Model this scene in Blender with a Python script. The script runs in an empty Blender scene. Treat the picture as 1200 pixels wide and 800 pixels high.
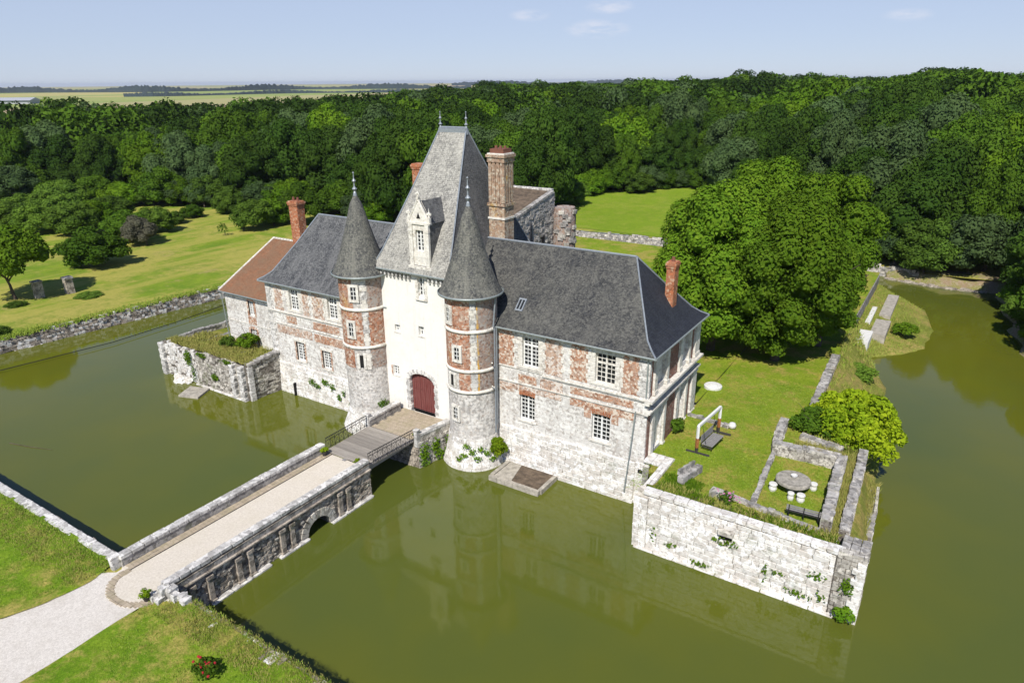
import bpy, math, random
import numpy as np
from mathutils import Vector, Matrix
# ---------------------------------------------------------------- scene, camera, light
S = bpy.context.scene
COL = S.collection
random.seed(7)
RN = np.random.default_rng(7)
cam_d = bpy.data.cameras.new('camera')
cam = bpy.data.objects.new('camera', cam_d); COL.objects.link(cam)
cr = Vector((0.84116793, 0.54071823, -0.00776527)); cu = Vector((-0.18324776, 0.29852045, 0.93664604)); cw = Vector((-0.50877968, 0.78645365, -0.35019123))
CAMP = Vector((33.369, -38.6425, 27.0))
mw = Matrix.Identity(4)
for i_ in range(3):
    mw[i_][0] = cr[i_]; mw[i_][1] = cu[i_]; mw[i_][2] = -cw[i_]; mw[i_][3] = CAMP[i_]
cam.matrix_world = mw
cam_d.sensor_width = 36; cam_d.lens = 815 / 1200 * 36; cam_d.clip_start = 0.5; cam_d.clip_end = 20000
S.camera = cam
S.render.resolution_x = 1024; S.render.resolution_y = 682
S.view_settings.view_transform = 'Standard'; S.view_settings.look = 'None'; S.view_settings.exposure = 0.18; S.view_settings.gamma = 1

SUN_EL = math.radians(48); SUN_DIR = Vector((-0.28, 1.0, 0)).normalized()      # the way the light travels, on the ground
W = bpy.data.worlds.new("World"); S.world = W; W.use_nodes = True
wn = W.node_tree.nodes; wl = W.node_tree.links; wn.clear()
wo = wn.new('ShaderNodeOutputWorld'); bg = wn.new('ShaderNodeBackground'); sky = wn.new('ShaderNodeTexSky')
sky.sky_type = 'NISHITA'; sky.sun_disc = False; sky.sun_elevation = SUN_EL
sky.sun_rotation = math.atan2(-SUN_DIR.x, -SUN_DIR.y)
sky.altitude = 100; sky.air_density = 0.85; sky.dust_density = 0.0; sky.ozone_density = 3.0
SKY_STRENGTH = 0.105
bg.inputs['Strength'].default_value = SKY_STRENGTH
# a few thin fair-weather wisps, each an elongated patch of noise round its own direction
tc = wn.new('ShaderNodeTexCoord'); n1 = wn.new('ShaderNodeTexNoise'); n1.inputs['Scale'].default_value = 26; n1.inputs['Detail'].default_value = 7; n1.inputs['Roughness'].default_value = 0.65
mp = wn.new('ShaderNodeMapping'); mp.inputs['Scale'].default_value = (1, 1, 3.2); wl.new(tc.outputs['Generated'], mp.inputs['Vector']); wl.new(mp.outputs[0], n1.inputs['Vector'])
def wmath(op, a, b):
    m = wn.new('ShaderNodeMath'); m.operation = op
    for k, v in enumerate((a, b)):
        if hasattr(v, 'is_output'): wl.new(v, m.inputs[k])
        else: m.inputs[k].default_value = v
    return m.outputs[0]
acc = None
for az_, el_, wd_, st_ in ((1.6, 4.6, .026, .8), (6.6, 3.6, .040, 1.0), (7.4, 5.1, .030, .8), (29.5, 5.8, .028, .8), (27.5, 3.9, .026, .6), (7.0, 8.4, .022, .6), (-21, 7.5, .03, .35), (40, 9.0, .05, .5), (-60, 8, .06, .6), (95, 7, .07, .7), (170, 9, .09, .8), (-130, 7, .08, .7)):
    d_ = Vector((cw.x, cw.y, 0)).normalized(); q_ = -math.radians(az_); d_ = Vector((d_.x * math.cos(q_) - d_.y * math.sin(q_), d_.x * math.sin(q_) + d_.y * math.cos(q_), math.tan(math.radians(el_)))).normalized()
    m2 = wn.new('ShaderNodeMapping'); m2.vector_type = 'POINT'; m2.inputs['Location'].default_value = (-d_.x / wd_, -d_.y / wd_, -d_.z / wd_ * 3.6); m2.inputs['Scale'].default_value = (1 / wd_, 1 / wd_, 3.6 / wd_)
    ln = wn.new('ShaderNodeVectorMath'); ln.operation = 'LENGTH'; wl.new(tc.outputs['Generated'], m2.inputs[0]); wl.new(m2.outputs[0], ln.inputs[0])
    f_ = wn.new('ShaderNodeMapRange'); f_.inputs[1].default_value = 1.15; f_.inputs[2].default_value = 0.1; f_.inputs[3].default_value = 0; f_.inputs[4].default_value = st_; wl.new(ln.outputs['Value'], f_.inputs[0]); acc = f_.outputs[0] if acc is None else wmath('MAXIMUM', acc, f_.outputs[0])
nz = wn.new('ShaderNodeMapRange'); nz.inputs[1].default_value = 0.36; nz.inputs[2].default_value = 0.66; wl.new(n1.outputs['Fac'], nz.inputs[0])
mx = wn.new('ShaderNodeMixRGB'); mx.inputs['Color2'].default_value = (7.6, 7.4, 7.9, 1); wl.new(wmath('MULTIPLY', wmath('MULTIPLY', acc, nz.outputs[0]), 1.0), mx.inputs['Fac'])
tint = wn.new('ShaderNodeMixRGB'); tint.blend_type = 'MULTIPLY'; tint.inputs['Fac'].default_value = 1; tint.inputs['Color2'].default_value = (0.80, 0.86, 1.08, 1)
flat = wn.new('ShaderNodeMixRGB'); flat.inputs['Fac'].default_value = 0.74; flat.inputs['Color2'].default_value = (4.4, 5.0, 6.2, 1)
wl.new(sky.outputs[0], tint.inputs['Color1']); sx = wn.new('ShaderNodeSeparateXYZ'); wl.new(tc.outputs['Generated'], sx.inputs[0]); zr = wn.new('ShaderNodeMapRange'); zr.interpolation_type = 'SMOOTHSTEP'; zr.inputs[1].default_value = 0.08; zr.inputs[2].default_value = 0.42; zr.inputs[3].default_value = 0.76; zr.inputs[4].default_value = 0.0; wl.new(sx.outputs[2], zr.inputs[0]); wl.new(zr.outputs[0], flat.inputs['Fac'])
wl.new(tint.outputs[0], flat.inputs['Color1']); wl.new(flat.outputs[0], mx.inputs['Color1'])
wl.new(mx.outputs[0], bg.inputs['Color']); wl.new(bg.outputs[0], wo.inputs['Surface'])
sun_d = bpy.data.lights.new('sun', 'SUN'); sun_d.energy = 4.9; sun_d.angle = math.radians(0.53); sun_d.color = (1.0, 0.955, 0.88)
sun = bpy.data.objects.new('sun', sun_d); COL.objects.link(sun)
ld = Vector((SUN_DIR.x * math.cos(SUN_EL), SUN_DIR.y * math.cos(SUN_EL), -math.sin(SUN_EL)))
sun.rotation_euler = ld.to_track_quat('-Z', 'Y').to_euler(); sun.location = (0, -60, 80)

# ---------------------------------------------------------------- materials
class NT:
    def __init__(s, name, rough=0.9, spec=0.25):
        s.m = bpy.data.materials.new(name); s.m.use_nodes = True
        s.n = s.m.node_tree.nodes; s.l = s.m.node_tree.links
        s.p = s.n['Principled BSDF']; s.p.inputs['Roughness'].default_value = rough; s.p.inputs['Specular IOR Level'].default_value = spec
        s._pos = None; s._uv = None
    def put(s, inp, v):
        if hasattr(v, 'is_output'): s.l.new(v, inp)
        elif isinstance(v, (tuple, list)): inp.default_value = (tuple(v) + (1,))[:4] if len(inp.default_value) == 4 else v
        else: inp.default_value = v
    def pos(s):
        if s._pos is None: s._pos = s.n.new('ShaderNodeNewGeometry').outputs['Position']
        return s._pos
    def uv(s):
        if s._uv is None: s._uv = s.n.new('ShaderNodeUVMap').outputs[0]
        return s._uv
    def obj(s): return s.n.new('ShaderNodeTexCoord').outputs['Object']
    def rnd(s): return s.n.new('ShaderNodeObjectInfo').outputs['Random']
    def scale(s, vec, sc, loc=(0, 0, 0), rot=(0, 0, 0)):
        m = s.n.new('ShaderNodeMapping'); m.inputs['Scale'].default_value = sc; m.inputs['Location'].default_value = loc; m.inputs['Rotation'].default_value = rot
        s.l.new(vec, m.inputs[0]); return m.outputs[0]
    def noise(s, sc, det=4, rough=0.55, vec=None, dist=0):
        t = s.n.new('ShaderNodeTexNoise'); t.inputs['Scale'].default_value = sc; t.inputs['Detail'].default_value = det; t.inputs['Roughness'].default_value = rough
        t.inputs['Distortion'].default_value = dist
        s.l.new(vec if vec is not None else s.pos(), t.inputs['Vector']); return t.outputs['Fac']
    def voro(s, sc, vec=None, feat='F1', out='Distance', rand=1):
        t = s.n.new('ShaderNodeTexVoronoi'); t.feature = feat; t.inputs['Scale'].default_value = sc; t.inputs['Randomness'].default_value = rand
        s.l.new(vec if vec is not None else s.pos(), t.inputs['Vector']); return t.outputs[out]
    def ramp(s, f, a, b, c0=0.0, c1=1.0):
        t = s.n.new('ShaderNodeMapRange'); t.inputs[1].default_value = a; t.inputs[2].default_value = b; t.inputs[3].default_value = c0; t.inputs[4].default_value = c1
        s.l.new(f, t.inputs[0]); return t.outputs[0]
    def cell(s, sc, k=0, vec=None, loc=(0, 0, 0)):
        w = s.noise(sc * 1.7, 3, 0.7); v = s.n.new('ShaderNodeVectorMath'); v.operation = 'MULTIPLY_ADD'; c = s.n.new('ShaderNodeCombineXYZ')
        for q in range(3): s.l.new(w, c.inputs[q])
        v.inputs[1].default_value = (.5 / sc,) * 3; s.l.new(c.outputs[0], v.inputs[0]); s.l.new(s.scale(vec if vec is not None else s.pos(), (1, 1, 1), loc), v.inputs[2])
        return s.sep(s.voro(sc, v.outputs[0], out='Color'))[k]
    def math(s, op, a, b=0.0):
        t = s.n.new('ShaderNodeMath'); t.operation = op; s.put(t.inputs[0], a); s.put(t.inputs[1], b); return t.outputs[0]
    def mix(s, f, a, b, mode='MIX'):
        t = s.n.new('ShaderNodeMixRGB'); t.blend_type = mode; s.put(t.inputs[0], f); s.put(t.inputs[1], a); s.put(t.inputs[2], b); return t.outputs[0]
    def brick(s, w, h, mortar, c1, c2, cm, vec=None, bias=0.0, off=0.5):
        t = s.n.new('ShaderNodeTexBrick'); t.inputs['Scale'].default_value = 1; t.inputs['Brick Width'].default_value = w; t.inputs['Row Height'].default_value = h
        t.inputs['Mortar Size'].default_value = mortar; t.inputs['Mortar Smooth'].default_value = 0.3; t.inputs['Bias'].default_value = bias; t.offset = off
        s.put(t.inputs['Color1'], c1); s.put(t.inputs['Color2'], c2); s.put(t.inputs['Mortar'], cm)
        s.l.new(vec if vec is not None else s.uv(), t.inputs['Vector']); return t.outputs['Color'], t.outputs['Fac']
    def sep(s, vec):
        t = s.n.new('ShaderNodeSeparateXYZ'); s.l.new(vec, t.inputs[0]); return t.outputs
    def bump(s, h, st=0.5, dist=0.05, prev=None):
        t = s.n.new('ShaderNodeBump'); t.inputs['Strength'].default_value = st; t.inputs['Distance'].default_value = dist; s.l.new(h, t.inputs['Height'])
        if prev is not None: s.l.new(prev, t.inputs['Normal'])
        return t.outputs[0]
    def done(s, col, nrm=None, rough=None):
        s.put(s.p.inputs['Base Color'], col)
        if nrm is not None: s.l.new(nrm, s.p.inputs['Normal'])
        if rough is not None: s.put(s.p.inputs['Roughness'], rough)
        return s.m

M = {}
def mat_ashlar(name, base, dark, w=0.85, h=0.34, joint=0.5, lichen=0.12, grime=0.45, gs=0.5):
    t = NT(name)
    wob = t.noise(1.3, 3); vec = t.n.new('ShaderNodeVectorMath'); vec.operation = 'ADD'
    off = t.n.new('ShaderNodeCombineXYZ'); o = t.ramp(wob, 0, 1, -0.06, 0.06); t.l.new(o, off.inputs[0]); t.l.new(o, off.inputs[1])
    t.l.new(t.uv(), vec.inputs[0]); t.l.new(off.outputs[0], vec.inputs[1])
    c, f = t.brick(w, h, 0.018, base, [b * 0.86 for b in base], [b * joint for b in base], vec.outputs[0])
    g = t.ramp(t.noise(gs, 8, 0.72), 0.42, 0.66); c = t.mix(t.math('MULTIPLY', g, grime), c, dark)
    g2 = t.ramp(t.noise(5.0, 5, 0.7), 0.5, 0.75); c = t.mix(t.math('MULTIPLY', g2, 0.45), c, [d * 0.75 for d in dark])
    st = t.ramp(t.noise(1.0, 5, 0.6, t.scale(t.pos(), (2.2, 2.2, 0.25))), 0.55, 0.75); c = t.mix(t.math('MULTIPLY', st, grime * 0.8), c, [d * 0.8 for d in dark])
    li = t.ramp(t.noise(0.9, 6, 0.7, t.scale(t.pos(), (1, 1, 1), (9, 3, 5))), 0.62, 0.72); c = t.mix(t.math('MULTIPLY', li, lichen), c, (0.50, 0.30, 0.05))
    cv = t.cell(5.5, 0); gm = t.ramp(t.noise(0.5, 6, 0.75, t.scale(t.pos(), (1, 1, 1), (17, 1, 1))), 0.42, 0.6); c = t.mix(t.math('MULTIPLY', t.math('GREATER_THAN', cv, t.math('SUBTRACT', 0.97, t.math('MULTIPLY', gm, grime * 0.55))), 0.6), c, [d * .8 for d in dark])
    c = t.mix(t.math('MULTIPLY', t.math('LESS_THAN', t.cell(6.5, 1), 0.25), 0.5), c, [min(.86, b * 1.12) for b in base])
    sp = t.ramp(t.noise(3.2, 8, 0.85, t.scale(t.pos(), (1, 1, 1), (4, 4, 9))), 0.53, 0.60); c = t.mix(t.math('MULTIPLY', sp, grime * 0.75), c, (0.40, 0.31, 0.24))
    b = t.bump(f, 0.5, -0.03); b = t.bump(t.noise(9, 6, 0.8), 0.7, 0.06, b)
    return t.done(c, b)
M['ashlar'] = mat_ashlar('pale_limestone', (0.78, 0.76, 0.715), (0.40, 0.36, 0.32), joint=.8, grime=.6)
M['ashlar_grey'] = mat_ashlar('grey_weathered_limestone', (0.60, 0.57, 0.53), (0.30, 0.275, 0.255), joint=.75, grime=0.75, lichen=0.3)
M['tower_stone'] = mat_ashlar('tower_limestone', (0.72, 0.69, 0.64), (0.30, 0.28, 0.26), joint=.75, w=0.6, h=0.3, grime=0.75, lichen=0.25, gs=0.35)
M['trim'] = mat_ashlar('trim_limestone', (0.76, 0.73, 0.66), (0.46, 0.42, 0.35), w=5, h=5, joint=0.8, grime=0.4, lichen=0.2)
def mat_stone(name, base, dark, lich=0.15, moss=0.0):
    t = NT(name)
    r = t.ramp(t.rnd(), 0, 1, 0.78, 1.08); c = t.mix(1.0, base, t.n.new('ShaderNodeCombineColor').outputs[0], 'MIX') if 0 else None
    hsv = t.n.new('ShaderNodeHueSaturation'); hsv.inputs['Color'].default_value = tuple(base) + (1,); t.l.new(r, hsv.inputs['Value']); c = hsv.outputs[0]
    g = t.ramp(t.noise(0.9, 8, 0.75), 0.45, 0.66); c = t.mix(t.math('MULTIPLY', g, 0.6), c, dark)
    g2 = t.ramp(t.noise(7, 6, 0.75), 0.5, 0.72); c = t.mix(t.math('MULTIPLY', g2, 0.5), c, [d * 0.7 for d in dark])
    cv = t.cell(3.2, 0); c = t.mix(t.math('MULTIPLY', t.math('GREATER_THAN', cv, 0.72), 0.55), c, [d * .9 for d in dark]); c = t.mix(t.math('MULTIPLY', t.math('LESS_THAN', cv, 0.2), 0.5), c, [min(.86, b * 1.25) for b in base])
    c = t.mix(t.math('MULTIPLY', t.math('GREATER_THAN', t.cell(9, 1), 0.86), 0.5), c, [d * .6 for d in dark])
    li = t.ramp(t.noise(1.3, 6, 0.7, t.scale(t.pos(), (1, 1, 1), (3, 3, 5))), 0.6, 0.7); c = t.mix(t.math('MULTIPLY', li, lich), c, (0.42, 0.30, 0.08))
    if moss:
        mo = t.ramp(t.noise(0.7, 7, 0.75, t.scale(t.pos(), (1, 1, 1), (13, 3, 5))), 0.56, 0.62); c = t.mix(t.math('MULTIPLY', mo, moss), c, (0.09, 0.12, 0.02))
    return t.done(c, t.bump(t.noise(10, 6, 0.7), 0.6, 0.05))
M['block'] = mat_stone('white_stone_block', (0.80, 0.78, 0.73), (0.56, 0.51, 0.45), 0.18, 0.3)
M['block_joint'] = mat_stone('lime_mortar_core', (0.60, 0.56, 0.49), (0.34, 0.30, 0.24), 0.2, 0.5)
M['block_grey'] = mat_stone('grey_stone_block', (0.42, 0.40, 0.37), (0.15, 0.14, 0.13), 0.2, 0.3)
M['coping'] = mat_stone('coping_stone', (0.66, 0.64, 0.60), (0.30, 0.285, 0.265), 0.08)
M['rubble'] = mat_stone('rubble_stone', (0.44, 0.385, 0.32), (0.12, 0.10, 0.08), 0.25, 0.3)
M['rubble_pale'] = mat_stone('pale_rubble_stone', (0.58, 0.545, 0.48), (0.20, 0.18, 0.15), 0.2, 0.4)
M['core'] = mat_stone('dark_wall_core', (0.22, 0.195, 0.165), (0.07, 0.06, 0.05), 0.1, 0.3)
def mat_brick(name, red, pale, white=0.45, seed=0, dia=0.3, lich=0.25):
    t = NT(name)
    c, f = t.brick(0.24, 0.075, 0.008, red, [r * 0.7 for r in red], pale, bias=0.1)
    # burnt headers in a diagonal lozenge net
    u = t.sep(t.uv()); a = t.math('ADD', u[0], u[1]); b_ = t.math('SUBTRACT', u[0], u[1])
    fa = t.math('LESS_THAN', t.math('PINGPONG', a, 0.42), 0.05); fb = t.math('LESS_THAN', t.math('PINGPONG', b_, 0.42), 0.05)
    d = t.math('MULTIPLY', t.math('MAXIMUM', fa, fb), dia); c = t.mix(d, c, (0.15, 0.11, 0.10))
    g = t.ramp(t.noise(0.9, 8, 0.78, t.scale(t.pos(), (1, 1, 1), (seed, seed * 2, 3))), 0.44, 0.60); c = t.mix(t.math('MULTIPLY', g, white), c, pale)
    
    g4 = t.ramp(t.noise(3.4, 5, 0.75, t.scale(t.pos(), (1, 1, 1), (7, 1, 2))), 0.52, 0.62); c = t.mix(t.math('MULTIPLY', g4, 0.5), c, [x * .5 for x in red])
    cv = t.cell(6.5, 0, loc=(seed, 0, 0)); cov = t.ramp(t.noise(0.7, 5, 0.7, t.scale(t.pos(), (1, 1, 1), (seed + 5, 2, 3))), 0.35, 0.65)
    c = t.mix(t.math('MULTIPLY', t.math('LESS_THAN', cv, t.math('ADD', 0.06, t.math('MULTIPLY', cov, white * 0.8))), 0.85), c, [min(.8, p * 1.15) for p in pale])
    c = t.mix(t.math('MULTIPLY', t.math('GREATER_THAN', cv, 0.84), 0.7), c, [x * .45 for x in red])
    cw_ = t.cell(7.5, 1, loc=(3, seed, 0)); c = t.mix(t.math('MULTIPLY', t.math('GREATER_THAN', cw_, 0.72), 0.55), c, [red[0] * 1.05, red[1] * 1.0, red[2] * .9])
    li = t.ramp(t.noise(0.8, 6, 0.7, t.scale(t.pos(), (1, 1, 0.6), (31, seed, 5))), 0.6, 0.68); c = t.mix(t.math('MULTIPLY', li, lich), c, (0.52, 0.30, 0.03))
    b = t.bump(f, 0.5, -0.015); b = t.bump(t.noise(14, 5, 0.7), 0.5, 0.03, b)
    return t.done(c, b)
M['brick'] = mat_brick('red_diaper_brick', (0.45, 0.215, 0.125), (0.60, 0.53, 0.44), 0.55)
M['brick_pale'] = mat_brick('whitewashed_brick', (0.48, 0.30, 0.21), (0.60, 0.55, 0.49), 0.8, 5)
M['brick_tower'] = mat_brick('tower_brick', (0.42, 0.17, 0.09), (0.50, 0.42, 0.34), 0.5, 9, 0.35, 0.35)
M['brick_tower_grey'] = mat_brick('greyed_tower_brick', (0.36, 0.24, 0.19), (0.33, 0.30, 0.27), 0.85, 4, 0.15, 0.3)
M['brick_red'] = mat_brick('plain_red_brick', (0.46, 0.155, 0.07), (0.44, 0.30, 0.20), 0.2, 2, 0.0, 0.1)
M['brick_end'] = mat_brick('plum_brick', (0.30, 0.135, 0.10), (0.30, 0.24, 0.20), 0.25, 6, 0.2, 0.02)
M['brick_chimney'] = mat_brick('lichened_chimney_brick', (0.40, 0.26, 0.18), (0.46, 0.40, 0.31), 0.55, 12, 0.0, 0.55)
def mat_render():
    t = NT('white_lime_render'); c = t.mix(t.math('MULTIPLY', t.ramp(t.noise(0.45, 7, 0.7), 0.5, 0.7), 0.3), (0.77, 0.75, 0.70), (0.58, 0.54, 0.47))
    st = t.ramp(t.noise(1.0, 5, 0.6, t.scale(t.pos(), (2.5, 2.5, 0.2))), 0.56, 0.75); c = t.mix(t.math('MULTIPLY', st, 0.5), c, (0.50, 0.46, 0.40))
    c = t.mix(t.math('MULTIPLY', t.ramp(t.noise(6, 5, 0.8), 0.54, 0.64), 0.3), c, (0.5, 0.46, 0.4))
    return t.done(c, t.bump(t.noise(5, 6, 0.65), 0.35, 0.05))
M['render'] = mat_render()
def mat_slate(name, base, lichen, amount, seed=0, w=0.22, h=0.16, streak=0.5):
    t = NT(name, 0.75, 0.3)
    c, f = t.brick(w, h, 0.012, base, [b * 0.62 for b in base], [b * 0.35 for b in base])
    g = t.ramp(t.noise(0.55, 8, 0.78, t.scale(t.pos(), (1, 1, 1), (seed, 2, 1))), 0.4, 0.62); c = t.mix(t.math('MULTIPLY', g, amount), c, lichen)
    g2 = t.ramp(t.noise(5.5, 7, 0.9), 0.5, 0.58); c = t.mix(t.math('MULTIPLY', g2, amount * 0.8), c, [x * 1.25 for x in lichen])
    g3 = t.ramp(t.noise(5.0, 7, 0.9, t.scale(t.pos(), (1, 1, 1), (5, 5, 5))), 0.53, 0.6); c = t.mix(t.math('MULTIPLY', g3, 0.55), c, [b * 0.4 for b in base])
    cv = t.cell(9.0, 0); cm_ = t.ramp(t.noise(0.6, 6, 0.75, t.scale(t.pos(), (1, 1, 1), (2, seed, 8))), 0.38, 0.62); c = t.mix(t.math('MULTIPLY', t.math('GREATER_THAN', cv, t.math('SUBTRACT', 0.93, t.math('MULTIPLY', cm_, 0.3))), amount * .55), c, [min(.8, x * 1.3) for x in lichen]); c = t.mix(t.math('MULTIPLY', t.math('LESS_THAN', cv, 0.14), .5), c, [b * .5 for b in base])
    st = t.ramp(t.noise(1.0, 5, 0.65, t.scale(t.uv(), (1.6, 0.16, 1))), 0.48, 0.68); c = t.mix(t.math('MULTIPLY', st, streak * amount), c, [x * 1.2 for x in lichen])
    b = t.bump(f, 0.7, -0.02); b = t.bump(t.noise(8, 4, 0.7), 0.5, 0.03, b)
    return t.done(c, b)
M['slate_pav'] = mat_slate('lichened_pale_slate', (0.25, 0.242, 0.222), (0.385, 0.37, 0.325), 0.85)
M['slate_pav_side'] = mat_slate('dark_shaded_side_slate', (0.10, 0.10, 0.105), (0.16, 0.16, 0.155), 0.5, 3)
M['slate_right'] = mat_slate('mottled_grey_slate', (0.038, 0.040, 0.044), (0.118, 0.115, 0.100), 0.75, 4)
M['slate_hip'] = mat_slate('new_blue_black_slate', (0.028, 0.032, 0.045), (0.05, 0.055, 0.062), 0.3, 6)
M['slate_left'] = mat_slate('blue_grey_slate', (0.052, 0.056, 0.063), (0.15, 0.15, 0.147), 0.75, 8, streak=0.9)
M['slate_cone'] = mat_slate('streaked_cone_slate', (0.068, 0.071, 0.076), (0.185, 0.18, 0.15), 0.75, 11, streak=0.8)
M['tile'] = mat_slate('red_brown_roof_tile', (0.36, 0.155, 0.075), (0.17, 0.115, 0.07), 0.75, 2, 0.17, 0.12)
def simple(name, c, rough=0.6, metal=0.0, spec=0.4, var=0.15, sc=6, bump=0.2):
    t = NT(name, rough, spec); t.p.inputs['Metallic'].default_value = metal
    col = t.mix(t.ramp(t.noise(sc, 5, 0.65), 0.35, 0.7), c, [x * (1 - var * 2) for x in c])
    return t.done(col, t.bump(t.noise(sc * 3, 4), bump, 0.02))
M['lead'] = simple('grey_lead', (0.30, 0.33, 0.36), 0.45, 0.25, 0.5)
M['zinc'] = simple('green_grey_zinc_gutter', (0.33, 0.37, 0.36), 0.45, 0.3, 0.5)
M['iron'] = simple('dark_wrought_iron', (0.035, 0.035, 0.037), 0.5, 0.5)
M['white'] = simple('white_window_paint', (0.78, 0.78, 0.75), 0.5, var=0.04)
M['whitewood'] = simple('white_painted_timber', (0.75, 0.75, 0.73), 0.6, var=0.05)
M['rust'] = simple('orange_brown_timber', (0.34, 0.13, 0.04), 0.8)
M['darkwood'] = simple('dark_seat_timber', (0.05, 0.045, 0.042), 0.8)
M['greywood'] = simple('grey_weathered_timber', (0.27, 0.26, 0.25), 0.85)
M['pot'] = simple('brown_chimney_pot_clay', (0.20, 0.08, 0.05), 0.8)
M['whitestone'] = simple('white_garden_stone', (0.72, 0.71, 0.67), 0.85, var=0.12)
M['tablestone'] = simple('mottled_millstone', (0.40, 0.37, 0.31), 0.95, var=0.3, sc=4, bump=0.5)
M['concrete'] = simple('weathered_slab', (0.46, 0.42, 0.35), 0.95, var=0.25, sc=2.5, bump=0.4)
M['dirt'] = simple('brown_bare_soil', (0.17, 0.125, 0.085), 1, var=0.35, sc=2, bump=0.6)
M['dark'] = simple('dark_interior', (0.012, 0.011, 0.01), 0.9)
M['lime'] = simple('pale_old_mortar_patch', (0.60, 0.56, 0.48), 0.95, var=0.2, sc=5)
M['trunk'] = simple('brown_grey_bark', (0.12, 0.095, 0.07), 0.95, var=0.3, sc=3, bump=0.6)
M['red_petal'] = simple('red_petal', (0.42, 0.02, 0.025), 0.6, var=0.2)
M['pink_petal'] = simple('pink_petal', (0.55, 0.16, 0.34), 0.6, var=0.2)
M['farwhite'] = simple('pale_sheet_roof', (0.42, 0.43, 0.46), 0.6)
t = NT('window_glass', 0.08, 0.6); M['glass'] = t.done((0.018, 0.02, 0.022))
t = NT('weathered_red_door_boards', 0.7)
c = t.mix(t.ramp(t.noise(2.0, 6, 0.7, t.scale(t.pos(), (5, 5, 0.5))), 0.35, 0.7), (0.15, 0.035, 0.03), (0.21, 0.085, 0.075)); M['door'] = t.done(c, t.bump(t.noise(9, 5), 0.3, 0.02))
t = NT('silvered_deck_timber', 0.9)
c = t.mix(t.ramp(t.noise(2.0, 6, 0.7, t.scale(t.obj(), (0.6, 6, 2))), 0.3, 0.75), (0.34, 0.31, 0.27), (0.20, 0.18, 0.155))
hs = t.n.new('ShaderNodeHueSaturation'); t.put(hs.inputs['Color'], c); t.l.new(t.ramp(t.rnd(), 0, 1, 0.75, 1.2), hs.inputs['Value']); M['deck'] = t.done(hs.outputs[0], t.bump(t.noise(12, 5), 0.3, 0.02))
t = NT('brown_stone_paving', 0.95)
c, f = t.brick(0.5, 0.3, 0.02, (0.45, 0.375, 0.28), (0.36, 0.295, 0.22), (0.28, 0.235, 0.17)); c = t.mix(t.ramp(t.noise(1.3, 7, 0.75), 0.45, 0.68), c, (0.31, 0.27, 0.17))
M['paving'] = t.done(c, t.bump(f, 0.4, -0.02))
t = NT('beige_gravel', 1.0)
c = t.mix(t.ramp(t.noise(9, 7, 0.9), 0.42, 0.58), (0.70, 0.64, 0.545), (0.56, 0.50, 0.41)); c = t.mix(t.math('MULTIPLY', t.ramp(t.noise(0.8, 6, 0.7), 0.45, 0.7), 0.4), c, (0.56, 0.50, 0.38))
M['gravel'] = t.done(c, t.bump(t.noise(35, 4, 0.8), 0.6, 0.04))
t = NT('white_gravel', 1.0)
c = t.mix(t.ramp(t.noise(11, 7, 0.9), 0.42, 0.58), (0.77, 0.72, 0.645), (0.55, 0.505, 0.44)); c = t.mix(t.math('MULTIPLY', t.ramp(t.noise(1.6, 7, 0.8), 0.52, 0.66), 0.4), c, (0.50, 0.45, 0.38)); c = t.mix(t.math('MULTIPLY', t.ramp(t.noise(0.7, 6, 0.75), 0.5, 0.7), 0.35), c, (0.42, 0.37, 0.29))
M['gravel_white'] = t.done(c, t.bump(t.noise(30, 4, 0.8), 0.7, 0.05))

def mat_ground():
    t = NT('meadow_and_fields', 1.0, 0.1)
    p = t.pos(); xyz = t.sep(p)
    green = (0.215, 0.295, 0.022); deep = (0.12, 0.22, 0.012); straw = (0.45, 0.36, 0.10)
    c = t.mix(t.ramp(t.noise(0.25, 7, 0.7), 0.38, 0.62), green, deep)
    c = t.mix(t.math('MULTIPLY', t.ramp(t.noise(0.07, 8, 0.75, t.scale(p, (1, 1, 1), (40, 7, 0))), 0.46, 0.56), 0.8), c, straw); c = t.mix(t.math('MULTIPLY', t.ramp(t.noise(0.9, 7, 0.85), 0.47, 0.58), 0.5), c, (0.11, 0.19, 0.012)); c = t.mix(t.math('MULTIPLY', t.ramp(t.noise(0.06, 7, 0.8, t.scale(p, (1, 1, 1), (90, 70, 0))), 0.58, 0.64), 0.7), c, (0.42, 0.30, 0.13))
    # mown strip beside the far moat edge, run of stripes along the bank
    sx = t.noise(1.0, 3, 0.6, t.scale(p, (0.24, 0.02, 1))); c = t.mix(t.math('MULTIPLY', t.ramp(sx, 0.48, 0.60), 0.7), c, (0.40, 0.35, 0.08))
    c = t.mix(t.math('MULTIPLY', t.ramp(t.noise(4, 8, 0.8), 0.42, 0.68), 0.45), c, (0.13, 0.20, 0.02))
    c = t.mix(t.math('MULTIPLY', t.ramp(t.noise(14, 6, 0.8), 0.48, 0.7), 0.5), c, (0.30, 0.30, 0.07))
    # distant cropland: long pale strips
    fn = t.voro(0.0035, t.scale(p, (1, 0.35, 1), (0, 0, 0), (0, 0, 0.5)), out='Color'); fv = t.sep(fn)
    fc = t.mix(t.ramp(fv[0], 0.25, 0.6), (0.42, 0.37, 0.14), (0.26, 0.31, 0.09)); fc = t.mix(t.ramp(fv[1], 0.6, 0.8), fc, (0.42, 0.33, 0.20))
    dx = t.math('SUBTRACT', xyz[0], 33.0); dy = t.math('ADD', xyz[1], 38.0)
    far = t.ramp(t.math('SQRT', t.math('ADD', t.math('MULTIPLY', dx, dx), t.math('MULTIPLY', dy, dy))), 380, 520)
    c = t.mix(far, c, fc)
    return t.done(c, t.bump(t.noise(9, 6, 0.8), 0.7, 0.12))
M['ground'] = mat_ground()
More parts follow.
